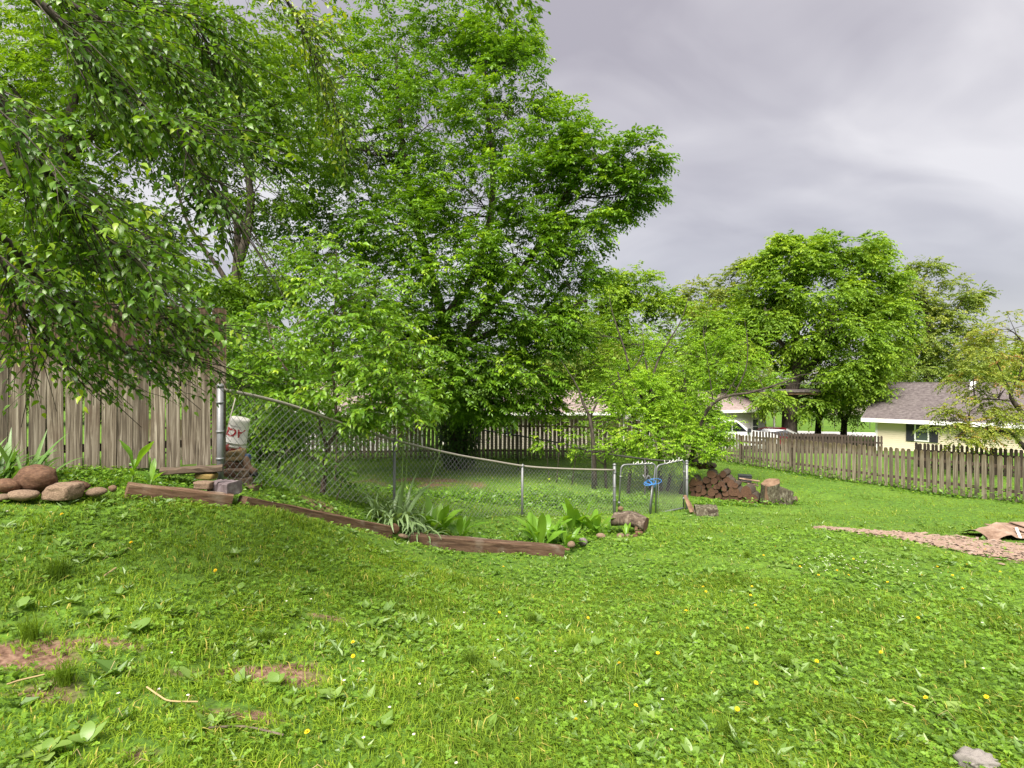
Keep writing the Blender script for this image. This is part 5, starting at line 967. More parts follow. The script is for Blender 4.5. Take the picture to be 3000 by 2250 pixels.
# branches hanging in from a tree beside the photographer
def overhang():
    r = np.random.default_rng(51); tb = np.array([-4.3, 1.9, th(-4.3, 1.9) - .1]); root = thing('overhanging_tree', 'nearest tree, its leafy branches hanging in front of the tall board fence', 'tree', tb)
    g = Geo().tube(*densify([tb, tb + [.05, .05, 1.5], tb + [0, .2, 3.0], tb + [.2, .3, 4.6], tb + [.5, .5, 6.0]], [.2, .17, .15, .12, .08]), 10); part('trunk', g, M['bark'], root, True)
    B = [([W(-250, 120, 2.9), W(-60, -90, 3.0), W(105, 0, 3.1), W(200, 90, 3.2), W(290, 185, 3.3), W(400, 292, 3.4), W(510, 368, 3.5), W(600, 390, 3.6)], [.035, .03, .024, .021, .018, .014, .011, .006]),
         ([W(-100, -300, 3.4), W(100, -80, 3.5), W(225, 22, 3.6), W(380, 96, 3.7), W(470, 166, 3.8), W(530, 240, 3.9)], [.03, .022, .018, .013, .010, .005]),
         ([W(-300, 150, 2.6), W(-120, 160, 2.6), W(0, 300, 2.7), W(70, 430, 2.8), W(160, 520, 2.9), W(230, 620, 3.0), W(350, 728, 3.1)], [.03, .025, .018, .014, .011, .008, .004]),
         ([W(-400, 500, 2.8), W(-200, 600, 2.9), W(0, 690, 3.2), W(105, 805, 3.4), W(200, 880, 3.6), W(285, 965, 3.8), W(325, 1008, 3.9), W(430, 1030, 4.1), W(540, 1040, 4.3), W(690, 1120, 4.6)], [.035, .03, .022, .019, .017, .014, .012, .009, .006, .003]),
         ([W(105, 800, 3.4), W(200, 780, 3.4), W(340, 735, 3.5), W(420, 702, 3.6)], [.010, .008, .006, .003]),
         ([W(510, 368, 3.5), W(560, 470, 3.5), W(610, 540, 3.6), W(700, 640, 3.7)], [.008, .007, .005, .003]),
         ([W(100, -350, 4.0), W(500, -260, 4.6), W(800, -40, 4.9), W(870, 60, 5), W(930, 190, 5.1), W(990, 330, 5.2)], [.035, .025, .014, .011, .008, .004]),
         ([W(300, -300, 3.6), W(800, -180, 3.9), W(1200, -110, 4.0), W(1500, -70, 4.1)], [.03, .02, .012, .006]), ([W(200, 880, 3.6), W(330, 900, 3.7), W(450, 930, 3.9), W(600, 960, 4.3)], [.009, .007, .005, .003]), ([W(-100, 640, 2.9), W(0, 760, 3.0), W(60, 900, 3.2), W(140, 1040, 3.5)], [.012, .010, .007, .004]),
         ([W(-120, 160, 2.6), W(-30, 380, 2.0), W(30, 520, 1.9)], [.012, .008, .004]), ([W(-60, -90, 3.0), W(200, -60, 3.6), W(420, 20, 4.0), W(560, 60, 4.3), W(640, 200, 4.5)], [.014, .012, .010, .008, .004])]
    O, D, Tn = [], [], []; tw = Geo()
    counts = [48, 42, 42, 64, 26, 30, 42, 26, 44, 38, 3, 46]
    for k, ((P, R), n) in enumerate(zip(B, counts)):
        P, R = densify(P, R, 26); g = Geo().tube(P, R, 7); part('branch', g, M['bark'], root, True)
        for j in range(n):
            i = int(r.integers(6 if len(B[k][0]) > 3 else 3, 26)); p = P[i]; t = unit(P[min(i + 1, 25)] - P[i - 1]); sd = unit(np.cross(t, UP)); d = unit(t * r.uniform(.3, 1) + sd * r.normal(0, .65) + UP * r.uniform(-.42, .32)); l = r.uniform(.3, .7); m = 5
            q = np.array([p + d * l * s - UP * .18 * l * s * s for s in np.linspace(0, 1, m)]); tw.tube(q, np.linspace(.0045, .002, m), 4, False)
            for s in np.linspace(.15, 1, 6):
                o = p + d * l * s - UP * .18 * l * s * s; dd = unit(d * .7 + np.cross(d, UP) * r.normal(0, .8) - UP * r.uniform(-.35, .32)); O.append(o); D.append(dd); Tn.append(np.clip(r.normal(.34 + .22 * (s > .9) + (.28 if k == 6 else 0), .12), 0, .95))
    O = np.array(O); D = np.array(D); Tn = np.array(Tn); T_ = O + D * .15; px = T_[:, 0] / T_[:, 1] * F + CX; py = HY - (T_[:, 2] - EYE) / T_[:, 1] * F
    keep = np.where(py > 1175, 0, np.where((px > 590) & (py > 1020), .28, np.where(py > 1060, .5, np.where((py > 900), .75, 1.0)))) * np.where((px > 660) & (py > 520), np.where(py < 1100, .08, .25), 1.0) * np.where((px > 800) & (py > 120) & ((px < 840) | (px > 1010)), .15, 1.0); k = r.uniform(0, 1, len(O)) < keep; O, D, Tn = O[k], D[k], Tn[k]
    for o, d in zip(O, D): t = np.linspace(0, 1, 4)[:, None]; tw.tube(o + d * .22 * t - UP * .25 * .22 * t * t, [.002, .0018, .0015, .001], 3, False)
    part('twigs', tw, M['bark'], root, kind='stuff')
    a = spray_leaves(O, D, .24 * (1 + r.normal(0, .15, len(O))), 6, .054, .92, .25, Tn, r, fold=.36, spread=.8)
    a = leaf_objects(root, a, 300, M['leaf_near'], in_view_score(a)); g = Geo(); leaf_cloud(g, 'ovate', *a); part('crown', g, M['leaf_near'], root, True, kind='stuff')
overhang()
# shrubs in the middle distance: bent, half bare stems
SB = dict(lmat=M['leaf_shrub'], bmat=M['bark'], K=9, leafL=.085, leafW=1.0, droop=.15, thin=.006)
b_ = gp(1935, 1350, 17)
tree('dense_bush', 'dense light green bush with several leaning stems behind the gates', 'bush', [([b_, W(1930, 1250, 17), W(1905, 1130, 17), W(1890, 1050, 17)], [.07, .06, .04, .02]), ([b_ + [.2, 0, 0], W(1990, 1260, 17.2), W(2010, 1160, 17.4), W(2000, 1080, 17.5)], [.05, .04, .03, .02]), ([b_ - [.3, 0, 0], W(1870, 1260, 17), W(1830, 1170, 17), W(1810, 1090, 17)], [.05, .045, .03, .02])],
     [PB(1930, 1270, 16.6, 110, 75, 20), PB(1840, 1240, 16.8, 80, 75, 13), PB(2000, 1230, 16.8, 75, 80, 13), PB(1900, 1160, 16.9, 100, 65, 14), PB(1990, 1130, 17.2, 80, 60, 10), PB(1830, 1130, 17.2, 80, 60, 9), PB(1960, 1330, 16.4, 90, 40, 10), PB(2040, 1300, 16.4, 50, 45, 7), PB(1820, 1320, 16.6, 60, 40, 7), PB(2075, 1340, 15.8, 35, 28, 4)], per=22, L=.3, seed=61, **SB)
tree('bent_shrub', 'shrub with one long dark stem arching to the right, ending in bare pale twigs', 'shrub', [([gp(1995, 1355, 16.6), W(2038, 1300, 16.5), W(2055, 1235, 16.5), W(2085, 1185, 16.4), W(2130, 1160, 16.3), W(2200, 1150, 16.2), W(2290, 1122, 16.1), W(2360, 1095, 16), W(2420, 1100, 16)], [.085, .075, .06, .052, .042, .034, .022, .012, .004]), ([W(2040, 1300, 16.5), W(2075, 1262, 16.4), W(2068, 1240, 16.4)], [.05, .04, .03]), ([W(2150, 1157, 16.3), W(2185, 1080, 16.3), W(2190, 1000, 16.4), W(2180, 930, 16.5)], [.025, .018, .012, .004]), ([W(2090, 1180, 16.4), W(2080, 1110, 16.5), W(2070, 1040, 16.6)], [.02, .015, .005]), ([W(2120, 1165, 16.3), W(2160, 1100, 16.3), W(2165, 1060, 16.3)], [.015, .01, .004]), ([W(2220, 1148, 16.2), W(2290, 1180, 16.1), W(2325, 1205, 16)], [.014, .009, .003]), ([W(2240, 1140, 16.2), W(2320, 1125, 16), W(2440, 1120, 15.9)], [.012, .008, .003])],
     [PB(2100, 1060, 17.4, 100, 70, 14), PB(2180, 1010, 17.4, 80, 60, 9), PB(2060, 960, 17.8, 90, 60, 11), PB(2220, 1100, 17.1, 70, 35, 7), PB(2120, 1130, 17.3, 80, 35, 9), PB(1990, 1040, 17.8, 80, 60, 10), PB(2135, 1262, 15.9, 35, 28, 5), PB(2095, 1290, 15.9, 30, 25, 4), PB(2270, 1110, 17.0, 50, 30, 2)], per=18, L=.3, seed=62, **SB)
b_ = gp(1745, 1392, 17.2)
tree('twiggy_shrub', 'half bare shrub of twisted stems beside the dense bush before the back fence', 'shrub', [([b_, W(1738, 1300, 17.2), W(1728, 1225, 17.3), W(1708, 1180, 17.3), W(1690, 1130, 17.4), W(1640, 1050, 17.5)], [.07, .065, .055, .04, .025, .008]), ([W(1728, 1225, 17.3), W(1755, 1170, 17.3), W(1790, 1130, 17.3), W(1830, 1100, 17.3)], [.04, .03, .02, .006]), ([b_ + [.35, .1, 0], W(1772, 1290, 17.6), W(1790, 1220, 17.6), W(1800, 1140, 17.8)], [.045, .04, .03, .012]), ([gp(1840, 1400, 16.6), W(1855, 1330, 16.8), W(1900, 1270, 17), W(1895, 1200, 17.2), W(1850, 1100, 17.4), W(1832, 1030, 17.5), W(1808, 960, 17.6), W(1790, 900, 17.7), W(1785, 860, 17.8)], [.055, .05, .045, .04, .035, .03, .022, .014, .005]), ([W(1845, 1090, 17.4), W(1870, 1060, 17.4), W(1885, 1020, 17.4), W(1880, 960, 17.5)], [.025, .02, .015, .005]), ([W(1905, 1240, 17), W(1905, 1140, 17.2), W(1930, 1050, 17.4), W(1965, 990, 17.6), W(1995, 940, 17.8), W(2015, 880, 18), W(2035, 808, 18)], [.045, .04, .034, .026, .018, .01, .003]), ([W(1965, 990, 17.6), W(2010, 960, 17.7), W(2040, 900, 17.8)], [.014, .01, .003])],
     [PB(1690, 1090, 18.8, 80, 60, 10), PB(1780, 1060, 18.9, 90, 60, 12), PB(1760, 1180, 18.5, 70, 50, 9), PB(1850, 1010, 19.0, 80, 60, 10), PB(1720, 1000, 19.2, 80, 70, 10), PB(1940, 1020, 19.0, 80, 60, 10), PB(1860, 1100, 18.8, 90, 50, 11), PB(1780, 1290, 18.1, 60, 50, 6), PB(1720, 1340, 18.3, 40, 30, 3)], per=18, L=.32, seed=63, **SB)
tree('fence_sapling', 'thin bright green sapling standing in front of the back picket fence', 'sapling', [([gp(1675, 1375, 18), W(1690, 1300, 18), W(1680, 1230, 18)], [.02, .016, .006]), ([gp(1630, 1375, 18.2), W(1640, 1310, 18.2), W(1655, 1250, 18.2)], [.018, .014, .005]), ([gp(1610, 1378, 18.2), W(1600, 1310, 18.2)], [.015, .008])], [PB(1600, 1270, 18, 35, 45, 6), PB(1650, 1300, 18, 45, 40, 5), PB(1690, 1250, 18, 40, 40, 5)], lmat=M['leaf_walnut'], bmat=M['bark'], per=5, L=.3, K=7, leafL=.13, leafW=1.1, droop=.3, seed=64, thin=.006)

# trees beyond the fences
FT = dict(lmat=M['leaf_far'], bmat=M['bark'], K=10, leafW=1.0, thin=.02, twigs=False)
b_ = gp(2312, 1285, 37)
tree('street_tree', 'tall full green tree with a thick dark forked trunk, standing by the parked car', 'tree', [([b_, W(2312, 1200, 37), W(2322, 1130, 37), W(2338, 1080, 37), W(2330, 980, 37), W(2335, 860, 37.5), W(2345, 760, 38)], [.55, .47, .43, .36, .28, .2, .08]), ([W(2325, 1120, 37), W(2375, 1072, 36.8), W(2410, 1010, 36.6), W(2450, 900, 37)], [.32, .27, .2, .1]), ([W(2336, 1050, 37), W(2285, 1000, 36.6), W(2255, 960, 36.4), W(2240, 900, 36.4)], [.18, .14, .12, .06])],
     [PB(2350, 750, 38, 100, 60, 16), PB(2470, 745, 38, 110, 55, 16), PB(2275, 800, 37.6, 60, 70, 10), PB(2390, 850, 37, 130, 80, 22), PB(2530, 820, 38, 100, 70, 17), PB(2590, 880, 38.5, 60, 70, 11), PB(2270, 900, 36.8, 80, 70, 12), PB(2430, 960, 36.4, 140, 80, 20), PB(2560, 960, 37.6, 90, 80, 15), PB(2340, 1000, 38.6, 110, 70, 9), PB(2290, 1050, 38.6, 50, 50, 4), PB(2500, 1050, 36.5, 130, 70, 18), PB(2600, 1050, 38, 60, 70, 10), PB(2450, 1110, 36, 90, 45, 9), PB(2270, 1120, 38.5, 40, 30, 3), PB(2530, 1140, 37, 100, 50, 12), PB(2245, 1165, 36, 40, 25, 4), PB(2390, 1190, 36.2, 50, 30, 4), PB(2200, 960, 37, 60, 70, 7), PB(2300, 720, 38, 35, 40, 4), PB(2560, 745, 38, 50, 30, 4), PB(2625, 950, 38.6, 40, 60, 5)],
     per=34, L=.85, leafL=.24, droop=.4, seed=71, csize=.29, base=b_, **FT)
for k, (px, lab, s, stems, bl) in enumerate([(2395, 'slim forked tree in front of the road left of the yellow house', 72, [(1268, 1225, 2388, 1190), (1240, 1215, 2425, 1175)], [(2400, 1170, 80, 40, 12), (2450, 1150, 60, 40, 8), (2370, 1140, 60, 40, 7)]), (2470, 'slim forked tree touching the corner of the yellow house roof', 73, [(1272, 1230, 2455, 1190), (1250, 1215, 2515, 1180)], [(2480, 1185, 70, 40, 12), (2520, 1150, 60, 50, 10), (2460, 1140, 60, 40, 8)])]):
    b_ = gp(px, 1270, 43); tree('slim_tree', lab, 'tree', [([b_, W(px + 2, stems[0][1], 43), W(stems[0][2], stems[0][3], 43)], [.26, .2, .1]), ([W(px + 2, stems[1][0], 43), W(px + 14, stems[1][1], 43), W(stems[1][2], stems[1][3], 43)], [.16, .14, .08])], [PB(x, y, 43, rx, ry, n) for x, y, rx, ry, n in bl], per=16, L=.8, leafL=.2, droop=.4, seed=s, group='slim trees beside the road', **FT)
mid = [('light green tree with an uneven rounded top in the gap right of the big tree', 46, 1840, [(1740, 900, 80, 80, 14), (1800, 850, 60, 55, 9), (1880, 850, 70, 55, 11), (1830, 960, 110, 80, 16), (1720, 1010, 90, 80, 13), (1950, 900, 50, 50, 7), (1850, 1070, 120, 70, 14)], M['leaf_far'], 81), ('grey green tree between the rounded tree and the street tree', 50, 2080, [(2060, 880, 70, 50, 11), (2150, 850, 60, 60, 10), (2190, 800, 30, 30, 4), (2130, 940, 100, 70, 15), (2010, 970, 90, 70, 12), (2080, 1050, 120, 80, 15), (2170, 1050, 80, 70, 10)], M['leaf_pale'], 82), ('small bright lime green tree low between the bent shrub and the street tree', 40, 2150, [(2140, 960, 80, 60, 12), (2210, 900, 60, 60, 9), (2120, 1050, 90, 60, 12), (2210, 1010, 60, 60, 9), (2050, 1010, 60, 50, 7)], M['leaf_far'], 83), ('pale green tree behind the twiggy shrub, low over the pinkish roof', 42, 1700, [(1690, 1020, 90, 70, 12), (1760, 1090, 100, 60, 12), (1640, 1090, 70, 60, 8), (1880, 1120, 100, 50, 10), (1990, 1110, 90, 50, 9)], M['leaf_pale'], 84)]
for lab, d, px, bl, lm, s in mid:
    f = dict(FT); f['lmat'] = lm; b_ = gp(px, 1260, d); tree('background_tree', lab, 'tree', [([b_, W(px + 5, 1120, d), W(px - 5, 1000, d), W(px, 920, d)], [.4, .32, .25, .1])], [PB(x, y, d, rx, ry, n) for x, y, rx, ry, n in bl], per=30, L=.9, leafL=.28, droop=.35, seed=s, group='trees beyond the back fence', csize=.36, **f)
tree('background_tree', 'low leafy tree between the back fence and the white sided house', 'tree', [([gp(1950, 1290, 30), W(1955, 1200, 30), W(1950, 1130, 30)], [.2, .16, .08])], [PB(x, y, 30, rx, ry, n) for x, y, rx, ry, n in [(1860, 1140, 70, 50, 10), (1950, 1120, 80, 50, 11), (2040, 1140, 60, 50, 9), (1900, 1200, 80, 40, 9), (2000, 1200, 80, 40, 9), (1760, 1130, 50, 40, 6), (2070, 1190, 40, 40, 5)]], per=26, L=.7, leafL=.2, droop=.35, seed=85, group='trees beyond the back fence', csize=.4, **FT)
f = dict(FT); f['lmat'] = M['leaf_pale']
tree('feathery_tree', 'tall loose tree with tiered feathery sprays behind the yellow house roof', 'tree', [([gp(2720, 1250, 60), W(2720, 1100, 60), W(2715, 960, 60), W(2705, 850, 60)], [.5, .45, .3, .1]), ([W(2720, 1000, 60), W(2790, 920, 60), W(2840, 850, 60)], [.25, .18, .08])], [PB(x, y, 60, rx, ry, n) for x, y, rx, ry, n in [(2680, 820, 45, 35, 6), (2720, 790, 45, 20, 4), (2660, 880, 50, 50, 8), (2740, 900, 60, 50, 8), (2810, 850, 35, 40, 4), (2855, 860, 30, 35, 4), (2800, 920, 60, 40, 8), (2700, 980, 90, 60, 14), (2800, 1000, 90, 50, 12), (2680, 1070, 90, 60, 13), (2790, 1080, 110, 50, 13), (2880, 1050, 60, 50, 7)]], per=28, L=1.1, leafL=.31, droop=.3, seed=91, csize=.4, **f)
f = dict(FT); f['lmat'] = M['leaf_seed']; f['thin'] = .012; f['twigs'] = True
tree('seeded_tree', 'spreading tree with reddish seed clusters leaning in before the yellow house', 'tree', [([gp(3120, 1400, 19), W(3080, 1360, 19.2), W(3000, 1310, 19.4), W(2968, 1272, 19.5), W(2900, 1258, 19.5), W(2840, 1240, 19.6)], [.16, .14, .09, .06, .035, .012]), ([W(3080, 1360, 19.2), W(3050, 1270, 19.3), W(3000, 1217, 19.4), W(2966, 1172, 19.5), W(2960, 1150, 19.5), W(2938, 1100, 19.6), W(2915, 1050, 19.7)], [.12, .11, .085, .075, .05, .03, .012]), ([W(2962, 1152, 19.5), W(2990, 1088, 19.6), W(2998, 1010, 19.7)], [.05, .035, .012]), ([W(2966, 1175, 19.5), W(2900, 1170, 19.5), W(2820, 1178, 19.6)], [.03, .02, .008])],
     [PB(2950, 965, 19.8, 80, 40, 8), PB(2880, 1030, 19.7, 70, 45, 8), PB(2980, 1050, 19.7, 70, 50, 8), PB(2850, 1110, 19.6, 60, 40, 6), PB(2930, 1150, 19.5, 80, 40, 8), PB(2840, 1200, 19.5, 80, 30, 7), PB(2775, 1232, 19.5, 50, 26, 5), PB(2900, 1250, 19.3, 90, 30, 8), PB(2990, 1220, 19.3, 60, 40, 6), PB(3060, 1100, 19.5, 70, 120, 9), PB(2730, 1262, 19.5, 25, 12, 1), PB(2800, 1290, 19.3, 60, 18, 4)], per=17, L=.34, leafL=.095, droop=.55, seed=92, **f)
for k, (px, d, h) in enumerate([(1560, 70, 130), (2250, 85, 120), (2660, 80, 110), (2900, 75, 130), (3080, 70, 150), (1200, 60, 150), (960, 55, 160), (620, 55, 200), (300, 60, 200), (20, 55, 220)]):
    f = dict(FT); f['lmat'] = M['leaf_pale'] if k % 2 else M['leaf_far']
    y0 = 1245; tree('distant_tree', ['far tree low behind the pinkish roofed house', 'far tree behind the white carport', 'far tree directly behind the left end of the yellow house roof', 'far tree behind the middle of the yellow house roof', 'far tree at the right edge behind the yellow house', 'far tree behind the crown of the big tree', 'far tree behind the young tree by the wire fence', 'far tree behind the walnut by the sky gap', 'far tree behind the tall fence under the hanging branches', 'far tree at the far left behind the tall fence'][k], 'tree', [([gp(px, 1250, d), W(px, 1180, d), W(px + 8, HY - h * .6, d)], [.4, .35, .12])], [PB(px - 60, 1140 - h * .35, d, 80, h * .35, 8), PB(px + 60, 1140 - h * .3, d, 85, h * .35, 8), PB(px, 1140 - h * .75, d, 80, h * .35, 8), PB(px + 20, 1160, d, 120, 40, 8)], per=24, L=1.2, leafL=.40, droop=.3, seed=110 + k, group='far trees along the horizon', csize=.45, **f)

# ------------------------------------------------------------------ lawn: blades, clover, weeds
def place(n, r0, r1, a, r, half=60):
    """points on the yard, thinning out with distance from where the lawn is walked"""
    u = r.uniform(0, 1, n); p = 2 - a; R = (r0 ** p + u * (r1 ** p - r0 ** p)) ** (1 / p) if abs(p) > 1e-3 else r0 * (r1 / r0) ** u
    th_ = np.radians(r.uniform(-half, half, n)); return R * np.sin(th_), R * np.cos(th_), R
def lawn_mask(x, y, r):
    s = soil(x, y); ok = r.uniform(0, 1, len(x)) > s * .95
    ok &= ~((x < -3.3) & (y > 5.02 + .0 * x) & (y < 9) & (x < -3.3 - (y - 5) * .0) & (y > 6.5 + .52 * (x + 3.4)))     # ground behind the tall fence is left bare
    return ok
def blades(name, n, r0, r1, a, seed, hgt, wid, segs, lab):
    r = np.random.default_rng(seed); x, y, R = place(n, r0, r1, a, r); k = lawn_mask(x, y, r)
    cl = vnoise(x * 5.5 + 30, y * 5.5) * .6 + vnoise(x * 17, y * 17 + 8) * .4; k &= r.uniform(0, 1, n) < .30 + 1.1 * cl; x, y, R, cl = x[k], y[k], R[k], cl[k]; n = len(x); z = terrain(x, y)
    big = vnoise(x * .9 + 11, y * .9 + 3); tall = np.clip((vnoise(x * 1.6 + 5, y * 1.6 + 40) - .62) * 4, 0, 1)
    h = hgt * (.5 + .7 * cl + .7 * tall) * np.exp(r.normal(0, .25, n)); wd = wid * (.7 + .25 * R / 2.5) * (1 + r.normal(0, .2, n)); az = r.uniform(0, 2 * PI, n); az = az * .75 + 2.2 * vnoise(x * 3, y * 3 + 90); ln = np.clip(r.normal(1.0, .4, n), .1, 1.9)
    dv = np.stack([np.cos(az), np.sin(az), 0 * az], 1); sd = np.stack([-np.sin(az + r.normal(0, .5, n)), np.cos(az), 0 * az], 1); p0 = np.stack([x, y, z - .006], 1); tint = np.clip(.30 + .38 * (big - .5) + .2 * (cl - .5) + r.normal(0, .17, n) - .12 * tall, 0, .8); dry = r.uniform(0, 1, n) < .05; tint[dry] = 1
    p1 = p0 + dv * (ln * h * .30)[:, None] + UP * (h * .62)[:, None]; p2 = p0 + dv * (ln * h * .95)[:, None] + UP * (h * np.clip(1.0 - .30 * ln, .2, 1))[:, None]; w = (wd * .5)[:, None]
    g = Geo()
    if segs == 2:
        V = np.stack([p0 - sd * w, p0 + sd * w, p1 - sd * w * .8, p1 + sd * w * .8, p2], 1).reshape(-1, 3); b = np.arange(n)[:, None] * 5; g.add(V, T=np.concatenate([b + [[0, 1, 3]], b + [[0, 3, 2]], b + [[2, 3, 4]]]), tint=np.tile(tint, 3))
    else:
        V = np.stack([p0 - sd * w, p0 + sd * w, p2], 1).reshape(-1, 3); g.add(V, T=np.arange(n)[:, None] * 3 + np.array([[0, 1, 2]]), tint=tint)
    o = link(name, g.mesh(name), M['grass']); tag(o, lab, 'grass', None, 'stuff')
blades('grass', 232000, 1.55, 7.0, 1.35, 201, .046, .0058, 2, 'short bright green lawn grass in the foreground mixed with clover and weeds')
blades('far_grass', 300000, 6.0, 27.0, 1.5, 202, .045, .0072, 1, 'short sunlit lawn grass stretching back to the fences')
def clover():
    r = np.random.default_rng(203); n = 62000; x, y, R = place(n, 1.6, 12, 1.3, r); pt = vnoise(x * 1.5 + 70, y * 1.5 + 20); k = lawn_mask(x, y, r) & (r.uniform(0, 1, n) < np.clip((pt - .25) * 2.6, .2, 1)); x, y, R = x[k], y[k], R[k]; n = len(x)
    z = terrain(x, y) + r.uniform(.018, .05, n); az = r.uniform(0, 2 * PI, n); P, D, Nn, L = [], [], [], []
    tl = unit(np.stack([r.normal(0, .35, n), r.normal(0, .35, n), np.ones(n)], 1))
    for j in range(3): t = az + j * 2 * PI / 3; d = np.stack([np.cos(t), np.sin(t), np.full(n, .1)], 1); P.append(np.stack([x, y, z], 1)); D.append(d - tl * (d * tl).sum(1)[:, None] + UP * .1); Nn.append(tl); L.append(r.uniform(.012, .022, n) * (.8 + R * .09))
    g = Geo(); leaf_cloud(g, 'kite', np.vstack(P), np.vstack(D), np.vstack(Nn), np.concatenate(L), np.full(3 * n, 1.7), np.tile(np.clip(r.normal(.45, .2, n), 0, 1), 3)); o = link('clover', g.mesh('clover'), M['clover']); tag(o, 'three leaved clover spread through the lawn', 'clover', None, 'stuff')
clover()
def weeds():
    r = np.random.default_rng(204); n = 6500; x, y, R = place(n, 1.7, 15, 1.2, r); pt = vnoise(x * .8 + 3, y * .8 + 60); k = (r.uniform(0, 1, n) < .35 + np.clip((pt - .4) * 3, 0, 1)) & (soil(x, y) < .95) & lawn_mask(x, y, r); x, y = x[k], y[k]; n = len(x); m = 6
    az = r.uniform(0, 2 * PI, (n, 1)) + np.arange(m) * 2 * PI / m + r.normal(0, .3, (n, m)); el = r.uniform(.15, .95, (n, m)); D = np.stack([np.cos(az) * np.cos(el), np.sin(az) * np.cos(el), np.sin(el)], -1).reshape(-1, 3); sz = np.repeat(r.uniform(.022, .085, n), m) * np.exp(r.normal(0, .2, n * m))
    P = np.repeat(np.stack([x, y, terrain(x, y) + .005], 1), m, 0); g = Geo(); slim = np.repeat(np.where(r.uniform(0, 1, n) < .6, .55, 1.15), m)
    leaf_cloud(g, 'kite', P, D, unit(UP + r.normal(0, .25, (n * m, 3))), sz, slim, np.clip(np.repeat(r.normal(.42, .2, n), m) + r.normal(0, .08, n * m), 0, 1)); o = link('weeds', g.mesh('weeds'), M['leaf_weed']); tag(o, 'low leafy weeds and dandelion leaves scattered over the lawn', 'weeds', None, 'stuff')
    # ground cover: along the fences, in the beds and inside the pen
    P, L = [], []
    def strip(A, B, w, n, s, up=.12):
        t = r.uniform(0, 1, n); A = np.array(A[:2]); B = np.array(B[:2]); q = A + (B - A) * t[:, None] + r.normal(0, w, (n, 2)); P.append(np.stack([q[:, 0], q[:, 1], terrain(q[:, 0], q[:, 1]) + up * r.uniform(0, 1, n) ** 2 * (.3 + vnoise(q[:, 0] * 2, q[:, 1] * 2))], 1)); L.append(np.full(n, s))
    strip(RF_A, RF_B, .22, 4200, .075, .34); strip([-12, 24.0], [8.6, 24.4], .3, 4000, .09, .3); strip([-4.4, 5.55], [-3.2, 6.0], .17, 1700, .035, .11); strip([-5.2, 5.15], [-4.2, 5.5], .15, 500, .04, .12); strip(G(1210, 1560), G(1700, 1580), .16, 1500, .05, .12); strip(G(1690, 1575), G(1880, 1545), .18, 900, .05, .15); strip(G(720, 1440), G(1120, 1540), .14, 600, .045, .10); strip([-2.4, 13.6], [1.2, 14.6], .55, 4500, .09, .2); strip([-4.5, 11.5], [-1.5, 12.6], .6, 3000, .08, .2); strip(W(1550, 1400, 15.5), W(1900, 1440, 14.8), .35, 2600, .07, .35); strip(W(2020, 1450, 15), W(2240, 1490, 14.6), .12, 700, .06, .2); strip(W(2240, 1490, 14.9), W(2340, 1490, 14.9), .1, 260, .07, .2); strip(W(710, 1385, 7.7), W(780, 1430, 7.4), .25, 900, .05, .25); strip(W(1640, 1370, 19), W(2000, 1350, 20), .5, 1600, .09, .3)
    P = np.vstack(P); L = np.concatenate(L); n = len(P); g = Geo(); leaf_cloud(g, 'kite', P, unit(np.stack([r.normal(size=n), r.normal(size=n), r.uniform(-.3, .7, n)], 1)), unit(UP + r.normal(0, .5, (n, 3))), L * np.exp(r.normal(0, .25, n)), np.full(n, 1.25), np.clip(r.normal(.38, .2, n), 0, 1)); o = link('ground_cover', g.mesh('ground_cover'), M['leaf_sap']); tag(o, 'leafy ground cover in the beds, inside the pen and along the fence feet', 'ground cover', None, 'stuff')
    # bark mulch on the bare strip, and dry litter
    n = 7000; t = r.uniform(0, len(STRIP) - 1.001, n); i = t.astype(int); f = t - i; A = np.array(STRIP)[:, :2]; q = A[i] * (1 - f)[:, None] + A[i + 1] * f[:, None]; w = np.interp(t, range(len(STRIP)), STRIP_W); q = q + r.normal(0, .46, (n, 2)) * w[:, None]; az = r.uniform(0, PI, n); l = r.uniform(.02, .075, n); d = np.stack([np.cos(az), np.sin(az), r.normal(0, .12, n)], 1) * l[:, None]; s = np.stack([-np.sin(az), np.cos(az), r.normal(0, .2, n)], 1) * (l * r.uniform(.2, .5, n))[:, None]; c = np.stack([q[:, 0], q[:, 1], terrain(q[:, 0], q[:, 1]) + r.uniform(.005, .035, n)], 1)
    V = np.stack([c - d - s, c + d - s, c + d + s, c - d + s, c + UP * .012], 1).reshape(-1, 3); b = np.arange(n)[:, None] * 5; o = link('bark_mulch', Geo().add(V, T=np.concatenate([b + [[0, 1, 4]], b + [[1, 2, 4]], b + [[2, 3, 4]], b + [[3, 0, 4]]])).mesh('bark_mulch'), M['chips']); tag(o, 'strip of pinkish brown bark chips across the lawn at the right', 'mulch', None, 'stuff')
    n = 420; x, y, R = place(n, 1.7, 12, 1.2, r); az = r.uniform(0, 2 * PI, n); l = r.uniform(.03, .09, n); g = Geo()
    for k in range(n):
        p = np.array([x[k], y[k], th(x[k], y[k]) + .02]); d = np.array([math.cos(az[k]), math.sin(az[k]), 0]) * l[k]; g.tube([p, p + d * .5 + UP * r.uniform(.01, .05), p + d], [.0016, .0014, .001], 3, False)
    o = link('dry_stems', g.mesh('dry_stems'), M['straw']); tag(o, 'pale dry stems and twigs lying in the lawn', 'dry stems', None, 'stuff')
    n = 260; x, y, R = place(n, 2, 11, .9, r); pt = vnoise(x * .7 + 13, y * .7 + 2); k = (pt > .52); x, y = x[k], y[k]; q = W(2600, 1665, 1) ; c = G(2530, 1665); x = np.concatenate([x, c[0] + r.normal(0, .5, 60)]); y = np.concatenate([y, c[1] + r.normal(0, .22, 60)]); n = len(x); m = 7; an = np.arange(m) * 2 * PI / m; g = Geo(); z = terrain(x, y) + r.uniform(.04, .08, n)
